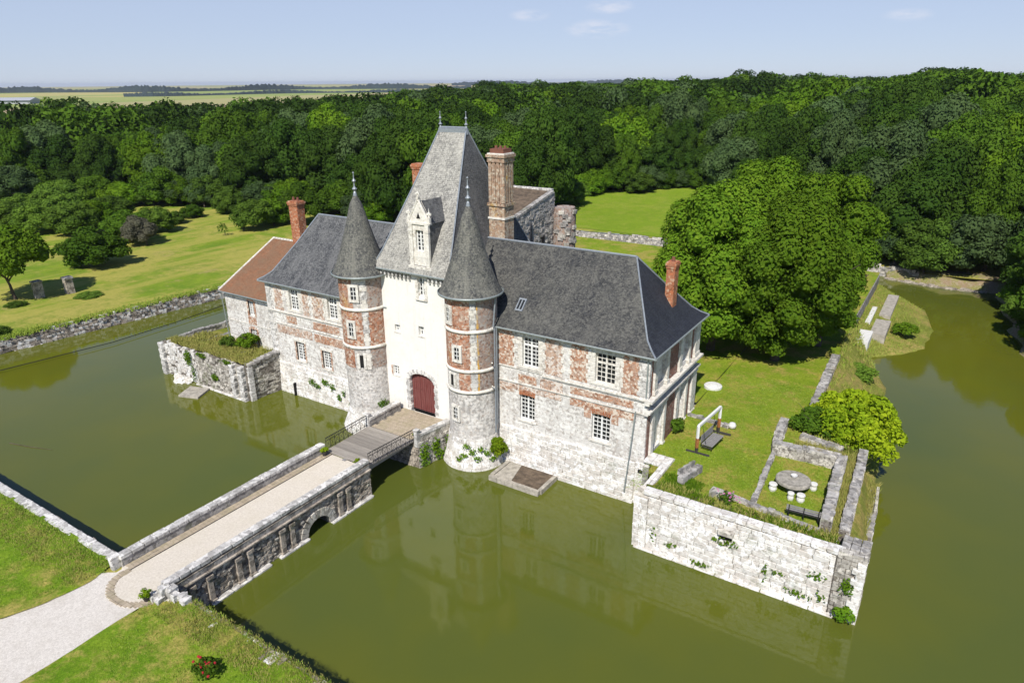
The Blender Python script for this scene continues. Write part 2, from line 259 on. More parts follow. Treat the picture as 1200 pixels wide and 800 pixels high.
def mat_grass(name, a, b, straw, sa):
    t = NT(name, 1.0, 0.1)
    c = t.mix(t.ramp(t.noise(0.35, 7, 0.72), 0.4, 0.62), a, b); c = t.mix(t.math('MULTIPLY', t.ramp(t.noise(0.28, 8, 0.75, t.scale(t.pos(), (1, 1, 1), (3, 17, 0))), 0.48, 0.57), sa), c, straw)
    c = t.mix(t.math('MULTIPLY', t.ramp(t.noise(5, 8, 0.82), 0.44, 0.57), 0.6), c, [x * 0.55 for x in b]); c = t.mix(t.math('MULTIPLY', t.ramp(t.noise(17, 5, 0.8), 0.5, 0.7), 0.55), c, [x * 1.35 for x in a])
    return t.done(c, t.bump(t.noise(10, 6, 0.85), 0.8, 0.1))
M['lawn'] = mat_grass('garden_lawn', (0.26, 0.32, 0.028), (0.155, 0.25, 0.014), (0.42, 0.31, 0.09), 0.85)
M['bank_grass'] = mat_grass('near_bank_grass', (0.235, 0.34, 0.024), (0.13, 0.25, 0.012), (0.48, 0.36, 0.11), 0.85)
M['rough_grass'] = mat_grass('dry_bank_grass', (0.24, 0.26, 0.05), (0.16, 0.19, 0.03), (0.38, 0.29, 0.10), 0.9)
M['far_lawn'] = mat_grass('bright_far_lawn', (0.22, 0.315, 0.022), (0.175, 0.27, 0.018), (0.33, 0.34, 0.06), 0.5)
def mat_blade(name, cols):
    t = NT(name, 0.9, 0.15); c = t.mix(t.ramp(t.noise(1.1, 5, 0.7), 0.35, 0.65), cols[0], cols[1]); c = t.mix(t.ramp(t.noise(9, 4, 0.7), 0.5, 0.7), c, cols[2]); return t.done(c)
M['blade'] = mat_blade('grass_blades', ((0.26, 0.37, 0.045), (0.16, 0.28, 0.02), (0.46, 0.39, 0.13)))
M['dryblade'] = mat_blade('dry_stems', ((0.36, 0.33, 0.09), (0.20, 0.24, 0.04), (0.42, 0.32, 0.14)))
def mat_leaf(name, a, b, c3, trans=0.25, big=0.12):
    t = NT(name, 0.8, 0.08)
    c = t.mix(t.ramp(t.noise(big, 3, 0.6), 0.4, 0.6), a, b); c = t.mix(t.math('MULTIPLY', t.ramp(t.noise(1.4, 4, 0.7), 0.45, 0.7), 0.7), c, c3)
    hs = t.n.new('ShaderNodeHueSaturation'); t.put(hs.inputs['Color'], c); t.l.new(t.ramp(t.rnd(), 0, 1, 0.72, 1.28), hs.inputs['Value']); c = hs.outputs[0]
    t.done(c); tr = t.n.new('ShaderNodeBsdfTranslucent'); t.l.new(c, tr.inputs['Color']); mxs = t.n.new('ShaderNodeMixShader'); mxs.inputs[0].default_value = trans
    out = [n for n in t.n if n.type == 'OUTPUT_MATERIAL'][0]; t.l.new(t.p.outputs[0], mxs.inputs[1]); t.l.new(tr.outputs[0], mxs.inputs[2]); t.l.new(mxs.outputs[0], out.inputs['Surface'])
    return t.m
M['leaf_dark'] = mat_leaf('dark_wood_leaf', (0.0342, 0.076, 0.0085), (0.0523, 0.0998, 0.0114), (0.0285, 0.0627, 0.0085))
M['leaf_mid'] = mat_leaf('mid_green_leaf', (0.0549, 0.1196, 0.0089), (0.0708, 0.1373, 0.0107), (0.0974, 0.1638, 0.0124))
M['leaf_bright'] = mat_leaf('bright_green_leaf', (0.0872, 0.1882, 0.0092), (0.1148, 0.2065, 0.011), (0.1469, 0.2295, 0.0128))
M['leaf_grey'] = mat_leaf('grey_green_leaf', (0.067, 0.1134, 0.0367), (0.0864, 0.135, 0.0432), (0.054, 0.0972, 0.0324))
M['leaf_lime'] = mat_leaf('lime_tree_leaf', (0.1058, 0.1998, 0.0108), (0.0864, 0.1728, 0.0097), (0.1836, 0.27, 0.0194))
M['leaf_yellow'] = mat_leaf('fresh_yellow_leaf', (0.25, 0.34, 0.012), (0.15, 0.26, 0.01), (0.38, 0.44, 0.02), 0.35)
M['leaf_hedge'] = mat_leaf('orchard_leaf', (0.0864, 0.1566, 0.0194), (0.1188, 0.1998, 0.0216), (0.0648, 0.1188, 0.0173))
M['leaf_purple'] = mat_leaf('dull_purple_leaf', (0.11, 0.105, 0.075), (0.13, 0.13, 0.08), (0.09, 0.085, 0.06))
def mat_water():
    t = NT('murky_green_water', 0.04, 0.5)
    c = t.mix(t.ramp(t.noise(0.035, 4, 0.6), 0.38, 0.62), (0.110, 0.116, 0.010), (0.082, 0.100, 0.016))
    t.p.inputs['IOR'].default_value = 1.38
    b = t.bump(t.noise(1.1, 5, 0.65), 0.035, 0.1); b = t.bump(t.noise(0.3, 3, 0.6), 0.05, 0.12, b)
    return t.done(c, b)
M['water'] = mat_water()

# ---------------------------------------------------------------- mesh helpers
def link(name, me, mats, parent=None):
    o = bpy.data.objects.new(name, me); COL.objects.link(o)
    if parent is not None: o.parent = parent
    for m in (mats if isinstance(mats, (list, tuple)) else [mats]):
        if len(me.materials) < (len(mats) if isinstance(mats, (list, tuple)) else 1): me.materials.append(M[m] if isinstance(m, str) else m)
    return o
def root_loc(p):
    v = Vector((0, 0, 0))
    while p is not None: v += p.location; p = p.parent
    return v
class MB:
    def __init__(s): s.v = []; s.f = []; s.uv = []; s.mi = []; s.sm = []
    def face(s, pts, uv=None, mi=0, sm=False):
        i = len(s.v); s.v += [tuple(p) for p in pts]; s.f.append(list(range(i, i + len(pts))))
        if uv is None:
            n = Vector((0, 0, 0)); P = [Vector(p) for p in pts]
            for a in range(len(P)): n += P[a].cross(P[(a + 1) % len(P)])
            if n.length > 0: n.normalize()
            if abs(n.z) > 0.97: uv = [(p.x, p.y) for p in P]
            else:
                tt = Vector((-n.y, n.x, 0)).normalized(); ww = n.cross(tt); uv = [(p.dot(tt), p.dot(ww)) for p in P]
        s.uv.append(uv); s.mi.append(mi); s.sm.append(sm)
    def hexa(s, c, mi=0):       # 8 corners: bottom 0-3 counterclockwise, top 4-7
        for q in ((3, 2, 1, 0), (4, 5, 6, 7), (0, 1, 5, 4), (1, 2, 6, 5), (2, 3, 7, 6), (3, 0, 4, 7)): s.face([c[k] for k in q], mi=mi)
    def box(s, x0, x1, y0, y1, z0, z1, mi=0, jit=0):
        c = [(x0, y0, z0), (x1, y0, z0), (x1, y1, z0), (x0, y1, z0), (x0, y0, z1), (x1, y0, z1), (x1, y1, z1), (x0, y1, z1)]
        if jit: c = [tuple(a + random.uniform(-jit, jit) for a in p) for p in c]
        s.hexa(c, mi)
    def fbox(s, F, s0, s1, d0, d1, z0, z1, mi=0, jit=0):   # box in a wall frame: s along, d outward
        c = [F(s0, d1, z0), F(s1, d1, z0), F(s1, d0, z0), F(s0, d0, z0), F(s0, d1, z1), F(s1, d1, z1), F(s1, d0, z1), F(s0, d0, z1)]
        if jit: c = [p + Vector([random.uniform(-jit, jit) for _ in range(3)]) for p in c]
        s.hexa(c, mi)
    def prism(s, poly, z0, z1, mi=0, mtop=None, jit=0):    # poly counterclockwise
        n = len(poly); zt = z1 if hasattr(z1, '__len__') else [z1] * n
        s.face([(p[0], p[1], zt[i]) for i, p in enumerate(poly)], mi=mi if mtop is None else mtop); s.face([(p[0], p[1], z0) for p in reversed(poly)], mi=mi)
        for i in range(n):
            a, b = poly[i], poly[(i + 1) % n]; s.face([(a[0], a[1], z0), (b[0], b[1], z0), (b[0], b[1], zt[(i + 1) % n]), (a[0], a[1], zt[i])], mi=mi)
    def tube(s, a, b, r0, r1=None, n=8, mi=0, cap=True):
        a = Vector(a); b = Vector(b); r1 = r0 if r1 is None else r1; d = (b - a).normalized(); x = d.orthogonal().normalized(); y = d.cross(x)
        A = [a + (x * math.cos(2 * math.pi * k / n) + y * math.sin(2 * math.pi * k / n)) * r0 for k in range(n)]; B = [b + (x * math.cos(2 * math.pi * k / n) + y * math.sin(2 * math.pi * k / n)) * r1 for k in range(n)]
        for k in range(n): s.face([A[k], A[(k + 1) % n], B[(k + 1) % n], B[k]], mi=mi, sm=True)
        if cap: s.face(A[::-1], mi=mi); s.face(B, mi=mi)
    def lathe(s, cx, cy, prof, n=48, mi=0, a0=0, a1=2 * math.pi, sm=True, mis=None):
        full = abs(a1 - a0 - 2 * math.pi) < 1e-6; rr = max(p[0] for p in prof); L = 0
        for k in range(len(prof) - 1):
            (r0, z0), (r1, z1) = prof[k], prof[k + 1]; L1 = L + math.hypot(r1 - r0, z1 - z0)
            for j in range(n):
                t0 = a0 + (a1 - a0) * j / n; t1 = a0 + (a1 - a0) * (j + 1) / n
                P = [(cx + r0 * math.cos(t0), cy + r0 * math.sin(t0), z0), (cx + r0 * math.cos(t1), cy + r0 * math.sin(t1), z0), (cx + r1 * math.cos(t1), cy + r1 * math.sin(t1), z1), (cx + r1 * math.cos(t0), cy + r1 * math.sin(t0), z1)]
                U = [(t0 * rr, L), (t1 * rr, L), (t1 * rr, L1), (t0 * rr, L1)]
                if r1 < 1e-4: P = P[:3]; U = U[:3]
                s.face(P, U, mi=mis[k] if mis else mi, sm=sm)
            L = L1
    def build(s, name, mats, parent=None, kind=None, weld=False):
        me = bpy.data.meshes.new(name); o0 = root_loc(parent)
        vs = [(x - o0.x, y - o0.y, z - o0.z) for x, y, z in s.v]
        me.from_pydata(vs, [], s.f); ul = me.uv_layers.new(name='UVMap')
        ul.data.foreach_set('uv', [c for f in s.uv for p in f for c in (p[0], p[1])])
        me.polygons.foreach_set('material_index', s.mi); me.polygons.foreach_set('use_smooth', s.sm)
        if weld:
            import bmesh; bm = bmesh.new(); bm.from_mesh(me); bmesh.ops.remove_doubles(bm, verts=bm.verts, dist=1e-4); bm.to_mesh(me); bm.free()
        me.update(); o = link(name, me, mats, parent)
        if kind: o['kind'] = kind
        return o
def frame(ox, oy, tx, ty, nx, ny):
    return lambda s, d, z: Vector((ox + tx * s + nx * d, oy + ty * s + ny * d, z))
def thing(name, label, cat, loc=(0, 0, 0), group=None):
    o = bpy.data.objects.new(name, None); COL.objects.link(o); o.location = loc; o.empty_display_size = 0.3
    o['label'] = label; o['category'] = cat
    if group: o['group'] = group
    return o
def tag(o, label, cat, group=None):
    o['label'] = label; o['category'] = cat
    if group: o['group'] = group
    return o
def struct(o): o['kind'] = 'structure'; return o
def stuff(o, label=None): 
    o['kind'] = 'stuff'
    if label: o['label'] = label
    return o
def copy_tree(o, parent=None):
    c = o.copy(); COL.objects.link(c); c.parent = parent
    for ch in o.children: copy_tree(ch, c)
    return c

# shared irregular stone blocks, unit size, centre at the origin
def block_mesh(k, rough):
    import bmesh
    rnd = random.Random(k); bm = bmesh.new(); bmesh.ops.create_cube(bm, size=1.0)
    bmesh.ops.bevel(bm, geom=bm.edges[:], offset=0.06, segments=1, affect='EDGES')
    for v in bm.verts: v.co += Vector([rnd.uniform(-rough, rough) for _ in range(3)])
    me = bpy.data.meshes.new('stone'); bm.to_mesh(me); bm.free()
    ul = me.uv_layers.new(name='UVMap'); return me
BLK = {}
def block_obj(name, mat, parent, F, s, d, z, w, dep, h, rot=0.0, rough=0.03):
    key = (mat, random.randrange(6), rough)
    if key not in BLK: me = block_mesh(key[1] * 17 + 3, rough); me.materials.append(M[mat]); BLK[key] = me
    o = bpy.data.objects.new(name, BLK[key]); COL.objects.link(o); o.parent = parent
    a = F(s, d, z); o.location = a - root_loc(parent)
    t = (F(1, 0, 0) - F(0, 0, 0)); o.rotation_euler = (0, rot, math.atan2(t.y, t.x)); o.scale = (w, dep, h)
    return o
def courses(parent, F, s0, s1, z0, z1, rows, wmin, wmax, mat, name='stone', dep=0.3, proud=0.03, batter=None, skip=None, gap=0.02, rnd=0.02):
    h = (z1 - z0) / rows; n = 0
    for r in range(rows):
        zc = z0 + (r + 0.5) * h; s = s0; e = s0
        while s < s1 - 0.02:
            w = random.uniform(wmin, wmax)
            if s1 - (s + w) < wmin * 0.6: w = s1 - s
            c = s + w / 2; off = batter(zc) if batter else 0
            if not (skip and skip(c, zc)):
                block_obj(name, mat, parent, F, c, off + proud - dep / 2 + random.uniform(-rnd, rnd), zc, w - gap, dep, h - gap, random.uniform(-0.01, 0.01)); n += 1
            s += w
    return n
def wall_open(mb, F, s0, s1, z0, z1, ops, thick=0.35, mi=0):
    S_ = sorted(set([s0, s1] + [v for o in ops for v in (o[0], o[1])])); Z_ = sorted(set([z0, z1] + [v for o in ops for v in (o[2], o[3])]))
    for i in range(len(S_) - 1):
        for j in range(len(Z_) - 1):
            cs = (S_[i] + S_[i + 1]) / 2; cz = (Z_[j] + Z_[j + 1]) / 2
            if any(o[0] < cs < o[1] and o[2] < cz < o[3] for o in ops): continue
            mb.face([F(S_[i], 0, Z_[j]), F(S_[i + 1], 0, Z_[j]), F(S_[i + 1], 0, Z_[j + 1]), F(S_[i], 0, Z_[j + 1])], mi=mi)
    for a, b, c, d in ops:
        mb.face([F(a, 0, c), F(a, -thick, c), F(a, -thick, d), F(a, 0, d)], mi=mi); mb.face([F(b, -thick, c), F(b, 0, c), F(b, 0, d), F(b, -thick, d)], mi=mi)
        mb.face([F(a, 0, c), F(b, 0, c), F(b, -thick, c), F(a, -thick, c)], mi=mi); mb.face([F(a, -thick, d), F(b, -thick, d), F(b, 0, d), F(a, 0, d)], mi=mi)
def window(parent, F, s0, s1, z0, z1, cols, rows, depth=0.2, mull=False, trans=None, name='window'):
    mb = MB(); fr = 0.07; b = 0.04; d0, d1 = -depth - 0.06, -depth
    mb.fbox(F, s0, s0 + fr, d0, d1, z0, z1); mb.fbox(F, s1 - fr, s1, d0, d1, z0, z1); mb.fbox(F, s0 + fr, s1 - fr, d0, d1, z0, z0 + fr); mb.fbox(F, s0 + fr, s1 - fr, d0, d1, z1 - fr, z1)
    cx = (s0 + s1) / 2; mb.fbox(F, cx - 0.06, cx + 0.06, d0, d1 + 0.02, z0 + fr, z1 - fr)
    zt = trans if trans else None
    if zt: mb.fbox(F, s0 + fr, s1 - fr, d0, d1 + 0.022, zt - 0.06, zt + 0.06)
    for h0, h1 in ((s0 + fr, cx - 0.06), (cx + 0.06, s1 - fr)):
        for k in range(1, cols // 2): x = h0 + (h1 - h0) * k / (cols // 2); mb.fbox(F, x - b / 2, x + b / 2, d0, d1 - 0.01, z0 + fr, z1 - fr)
        for k in range(1, rows): z = z0 + fr + (z1 - z0 - 2 * fr) * k / rows; mb.fbox(F, h0, h1, d0, d1 - 0.015, z - b / 2, z + b / 2)
    o = mb.build(name, 'trim' if mull else 'white', parent)
    g = MB(); g.fbox(F, s0 + 0.01, s1 - 0.01, d0 - 0.05, d0 - 0.01, z0 + 0.01, z1 - 0.01); g.build('glass', 'glass', o)
    return o
def surround(parent, F, s0, s1, z0, z1, wide=0.55, narrow=0.36, d=0.05, mat='trim'):
    n = max(3, round((z1 - z0) / 0.33)); h = (z1 - z0) / n
    for k in range(n):
        w = wide if k % 2 else narrow; zc = z0 + (k + 0.5) * h
        for a, b in ((s0 - w, s0), (s1, s1 + w)): block_obj('quoin', mat, parent, F, (a + b) / 2, d - 0.15, zc, b - a, 0.3, h - 0.015, rough=0.015)
    for z, hh in ((z1 + 0.15, 0.3), (z0 - 0.09, 0.18)):
        block_obj('lintel' if z > z1 else 'window_sill', mat, parent, F, (s0 + s1) / 2, d - 0.13, z, s1 - s0 + 2 * narrow, 0.3, hh, rough=0.01)
def panel(parent, F, s0, s1, z0, z1, mat='brick', d=0.025, name='brick_panel'):
    mb = MB(); mb.fbox(F, s0, s1, -0.1, d, z0, z1); return mb.build(name, mat, parent)
def moulding(parent, F, s0, s1, z, h=0.16, d=0.14, mat='trim', name='string_course'):
    mb = MB(); n = max(1, int((s1 - s0) / 1.1)); 
    for k in range(n):
        a = s0 + (s1 - s0) * k / n; b = s0 + (s1 - s0) * (k + 1) / n - 0.008; j = random.uniform(-.008, .008)
        mb.fbox(F, a, b, -0.1, d * 0.55 + j, z - h, z - h * 0.5); mb.fbox(F, a, b, -0.1, d + j, z - h * 0.5, z)
    return mb.build(name, mat, parent)
def rubble(name, parent, F, s0, s1, z0, z1, size, mat, top=None, skip=None, depth=0.2, dens=1.0, dout=0.0):
    """joined irregular stones filling a wall face"""
    mb = MB(); z = z0
    while z < z1:
        h = size * random.uniform(0.5, 0.8); s = s0 + random.uniform(-size, 0)
        while s < s1:
            w = size * random.uniform(0.6, 1.5)
            a, b = max(s, s0), min(s + w, s1)
            if b - a > 0.06 and (top is None or z + h * 0.6 < top((a + b) / 2)) and not (skip and skip((a + b) / 2, z + h / 2)) and random.random() < dens:
                p = random.uniform(0.0, 0.09) + dout; hh = h * random.uniform(0.8, 1.0)
                mb.fbox(F, a + 0.015, b - 0.015, -depth, p, z + 0.012, min(z + hh, z1 + 0.1), jit=size * 0.07)
            s += w
        z += h
    return mb.build(name, mat, parent, 'stuff')

# ---------------------------------------------------------------- setting: ground, moat, island
NEARV, LEFTU, FARV = -23.35, -50.2, 73.6
def sstep(a, b, x): t = np.clip((x - a) / (b - a), 0, 1); return t * t * (3 - 2 * t)
def left_edge(v): return -50.9 + 0.104 * np.clip(np.asarray(v, float) + 10, -20, 200)      # moat edge on the lawn side
def right_edge(v): return 43.2 + 2.4 * np.sin(np.asarray(v, float) * 0.07) + 6 * sstep(25, 0, v) + 60 * sstep(0, -24, v)
def far_edge(u): return FARV - 1.6 * sstep(10, 40, u) + 0.5 * np.sin(np.asarray(u, float) * 0.33)
def land_h(x, y):
    h = 1.5 + 0.12 * np.sin(x * 0.07) * np.cos(y * 0.05)
    h = np.where(y < -20, 2.0 + 0.05 * np.sin(x * 0.9) * np.sin(y * 0.7), h)
    d = np.hypot(x - 33, y + 38.6); az = np.degrees(np.arctan2(-(x - 33), y + 38.6))          # 33 = picture centre
    rise = sstep(150, 420, d) * (1 - sstep(22, 50, az)) * (1 - 0.85 * sstep(700, 2500, d)) * 13
    rise = rise + sstep(110, 230, d) * (1 - sstep(-12, 24, az)) * 5
    return h + rise
def ring(lo, hi, n0, f): # growing spacing outwards
    out = []; s = n0; x = lo
    while x < hi: x += s; out.append(x); s *= f
    return out
def build_ground():
    uc = sorted([-x for x in ring(61, 9000, 6, 1.22)] + list(np.linspace(-61, 110, 115)) + ring(110, 9000, 6, 1.22))
    vc = sorted([-x for x in ring(34, 6000, 3, 1.3)] + list(np.linspace(-34, 84, 80)) + ring(84, 9000, 5, 1.16))
    nodes = {}; mb = MB(); me_v = []; me_f = []
    ins = lambda x, y: (float(left_edge(y)) < x < float(right_edge(y))) and (NEARV < y < float(far_edge(x)))
    X, Y = np.meshgrid(uc, vc); Hh = land_h(X, Y)
    inside = np.vectorize(ins)(X, Y)
    # pull the grid nodes next to the moat edge onto it
    du = (61 + 110) / 114; dv = 118 / 79
    for j in range(X.shape[0]):
        for i in range(X.shape[1]):
            x, y = X[j, i], Y[j, i]
            if not (-70 < x < 120 and -30 < y < 84): continue
            le, re, fe = float(left_edge(y)), float(right_edge(y)), float(far_edge(x))
            if abs(x - le) < du * 0.55 and NEARV - 1 < y < fe + 1: X[j, i] = le
            if abs(x - re) < du * 0.55 and NEARV - 1 < y < fe + 1: X[j, i] = re
            if abs(y - NEARV) < dv * 0.55 and le - 1 < x < re + 1: Y[j, i] = NEARV - 0.12
            if abs(y - fe) < dv * 0.55 and le - 1 < x < re + 1: Y[j, i] = fe
    nx = len(uc); V_ = np.stack([X, Y, Hh], -1).reshape(-1, 3); F_ = []
    for j in range(len(vc) - 1):
        for i in range(nx - 1):
            cx = (X[j, i] + X[j + 1, i + 1] + X[j, i + 1] + X[j + 1, i]) / 4; cy = (Y[j, i] + Y[j + 1, i + 1] + Y[j, i + 1] + Y[j + 1, i]) / 4
            if ins(cx, cy): continue
            a = j * nx + i; F_.append((a, a + 1, a + nx + 1, a + nx))
    me = bpy.data.meshes.new('ground'); me.from_pydata([tuple(p) for p in V_], [], F_); me.polygons.foreach_set('use_smooth', [True] * len(F_)); me.update()
    struct(link('ground', me, 'ground'))
build_ground()
mb = MB(); mb.prism([(-75, -26), (110, -26), (110, 80), (-75, 80)], -4, -1.6); struct(mb.build('moat_bed', 'dirt'))
mb = MB(); mb.face([(-60, NEARV - 0.3, 0), (108, NEARV - 0.3, 0), (108, 76, 0), (-60, 76, 0)]); struct(mb.build('water', 'water'))

# bank sheets: near bank grass and gravel path
def sheet(name, poly, z, mat, sub=10, hn=0.0, zf=None):
    import bmesh
    bm = bmesh.new(); vs = [bm.verts.new((p[0], p[1], 0)) for p in poly]; f = bm.faces.new(vs); bmesh.ops.triangulate(bm, faces=[f])
    for _ in range(sub):
        long = [e for e in bm.edges if e.calc_length() > 1.2]
        if not long: break
        bmesh.ops.subdivide_edges(bm, edges=long, cuts=1); bmesh.ops.triangulate(bm, faces=bm.faces[:])
    for v in bm.verts:
        zz = zf(v.co.x, v.co.y) if zf else z
        v.co.z = zz + (hn * (math.sin(v.co.x * 1.7 + 1) * math.cos(v.co.y * 1.3) + random.uniform(-.4, .4)) if hn else 0)
    me = bpy.data.meshes.new(name); bm.to_mesh(me); bm.free(); me.polygons.foreach_set('use_smooth', [True] * len(me.polygons)); me.update()
    return struct(link(name, me, mat))
wob = lambda pts, a=0.12: [(x + random.uniform(-a, a), y + random.uniform(-a, a)) for x, y in pts]
path_r = [(2.35, -23.9), (1.75, -25.0), (2.1, -26.2), (2.6, -27.6), (3.2, -29.0), (3.9, -30.5), (4.2, -34), (2, -40)]
path_l = [(-8, -40), (-7, -33.5), (-4.6, -31), (-3.3, -29.8), (-2.5, -28), (-2.2, -26.7), (-2.05, -25.6), (-1.9, -24.6), (-1.3, -24.2)]
def rag(pts, a=.09, st=.35):
    out = []
    for p, q in zip(pts, pts[1:]):
        L = math.hypot(q[0] - p[0], q[1] - p[1]); n = max(1, int(L / st)) if L < 8 else 1
        for k in range(n): t_ = k / n; out.append((p[0] + (q[0] - p[0]) * t_ + (random.uniform(-a, a) if 0 < k else 0), p[1] + (q[1] - p[1]) * t_ + (random.uniform(-a, a) if 0 < k else 0)))
    return out + [pts[-1]]
sheet('grass_bank', [(-60, -60), (-8.2, -60)] + rag([(-8.2, -40), (-7.2, -33.5), (-4.8, -31), (-3.5, -29.8), (-2.7, -28), (-2.4, -26.7), (-2.25, -25.4), (-2.6, -24.3), (-2.7, NEARV - .35)]) + [(-60, NEARV - .35)], 2.09, 'bank_grass', hn=0.03)
sheet('grass_bank', [(2, -60), (90, -60), (90, NEARV - .1)] + rag([(2.75, NEARV - .15), (2.5, -24.2), (1.9, -25.1), (2.25, -26.2), (2.75, -27.6), (3.35, -29.0), (4.05, -30.5), (4.35, -34), (2.2, -40)]), 2.09, 'bank_grass', hn=0.03)
sheet('gravel_path', [(-8.6, -60), (2.4, -60)] + [(x + 0.5, y) for x, y in path_r[::-1]] + [(2.2, -23.6), (-1.9, -23.6)] + [(x - 0.55, y) for x, y in path_l[::-1]], 2.05, 'gravel_white')

# island (courtyard and garden) and its sloping shore
GZ = 3.36
struct_poly = [(-29.2, -3.2), (-17.9, -3.2), (-17.4, .4), (18.5, .4), (20.15, -3.9), (31.0, -3.9), (31.0, 8.0), (26.9, 9.0), (26.6, 25), (26.02, 38), (26.02, 61), (-27, 61), (-29.0, 12)]
mb = MB(); mb.prism(struct_poly, -2.0, GZ - 0.3, mi=0); struct(mb.build('island_core', ['block_grey']))
def gz(x, y):
    h = GZ + 0.05 * math.sin(x * 1.1) * math.cos(y * 0.9)
    if y < -2.2 and x > 19: h += 0.35 * min(1, (-2.2 - y) / 1.2)
    return h
mb = MB(); mb.prism([(20.6, -3.75), (31, -3.75), (31, -3.1), (26, -2.6), (20.6, -2.5)], GZ - .2, [GZ + .37, GZ + .37, GZ + .3, GZ + .2, GZ + .16]); struct(mb.build('flower_bed_soil', 'dirt'))
sheet('garden_lawn', [(18.75, 1.15), (20.35, 1.15), (20.4, -3.85), (30.95, -3.85), (30.95, 8.0), (26.9, 9.0), (26.6, 25), (26.0, 38), (26.0, 60.9), (18.75, 60.9)], GZ, 'lawn', zf=gz)
sheet('courtyard_lawn', [(-26.9, 10.5), (18.7, 10.5), (18.7, 60.9), (-26.9, 60.9)], GZ, 'lawn')
sheet('bastion_grass', [(-29.1, -3.1), (-18.0, -3.1), (-17.6, .75), (-25.4, .75), (-25.4, 12), (-28.9, 12)], GZ, 'rough_grass', zf=lambda x, y: 3.15 + 0.12 * math.sin(x * 2.1) + (0.35 if y < -1.6 else 0))
# shore: inner line to waterline
inner = [(30.6, 8.1), (27.0, 9.0), (26.75, 15), (26.6, 25), (26.2, 32), (26.05, 38), (26.05, 41), (26.05, 44), (26.05, 52), (26.05, 58), (26.05, 60.8)]
outer = [(31.7, 8.6), (31.6, 11), (31.4, 15.5), (30.9, 21), (30.3, 29.5), (28.2, 37.5), (30.4, 39.6), (32.5, 43.0), (32.9, 50.0), (31.7, 58.0), (28.6, 62.0)]
def lerp(a, b, t): return tuple(a[k] + (b[k] - a[k]) * t for k in range(len(a)))
def shore():
    import bmesh
    N = 12; rows = []
    for k in range((len(inner) - 1) * 6 + 1):
        i = min(k // 6, len(inner) - 2); f = (k - i * 6) / 6; a = lerp(inner[i], inner[i + 1], f); b = lerp(outer[i], outer[i + 1], f)
        row = []
        for j in range(N + 1):
            q = j / N; x, y = lerp(a, b, q * 1.12 if q > 0.5 else q * 1.12); z = (GZ + 0.03) * (1 - q) ** 1.25 * (0.42 if a[1] > 38.5 else 0.42 + .58 * min(1, (38.5 - a[1]) / 6) if a[1] > 32.5 else 1.0) + 0.32 * (1 - q) + 0.0
            if q > 0.9: z = 0.22 - (q - 0.9) * 9
            row.append((x + random.uniform(-.12, .12) * (q > .1), y + random.uniform(-.12, .12), z + random.uniform(-.08, .08) * (q > .1)))
        rows.append(row)
    V_ = [p for r in rows for p in r]; F_ = [(i * (N + 1) + j, i * (N + 1) + j + 1, (i + 1) * (N + 1) + j + 1, (i + 1) * (N + 1) + j) for i in range(len(rows) - 1) for j in range(N)]
    me = bpy.data.meshes.new('shore'); me.from_pydata(V_, [], F_); me.polygons.foreach_set('use_smooth', [True] * len(F_)); me.update(); struct(link('shore', me, 'rough_grass'))
shore()

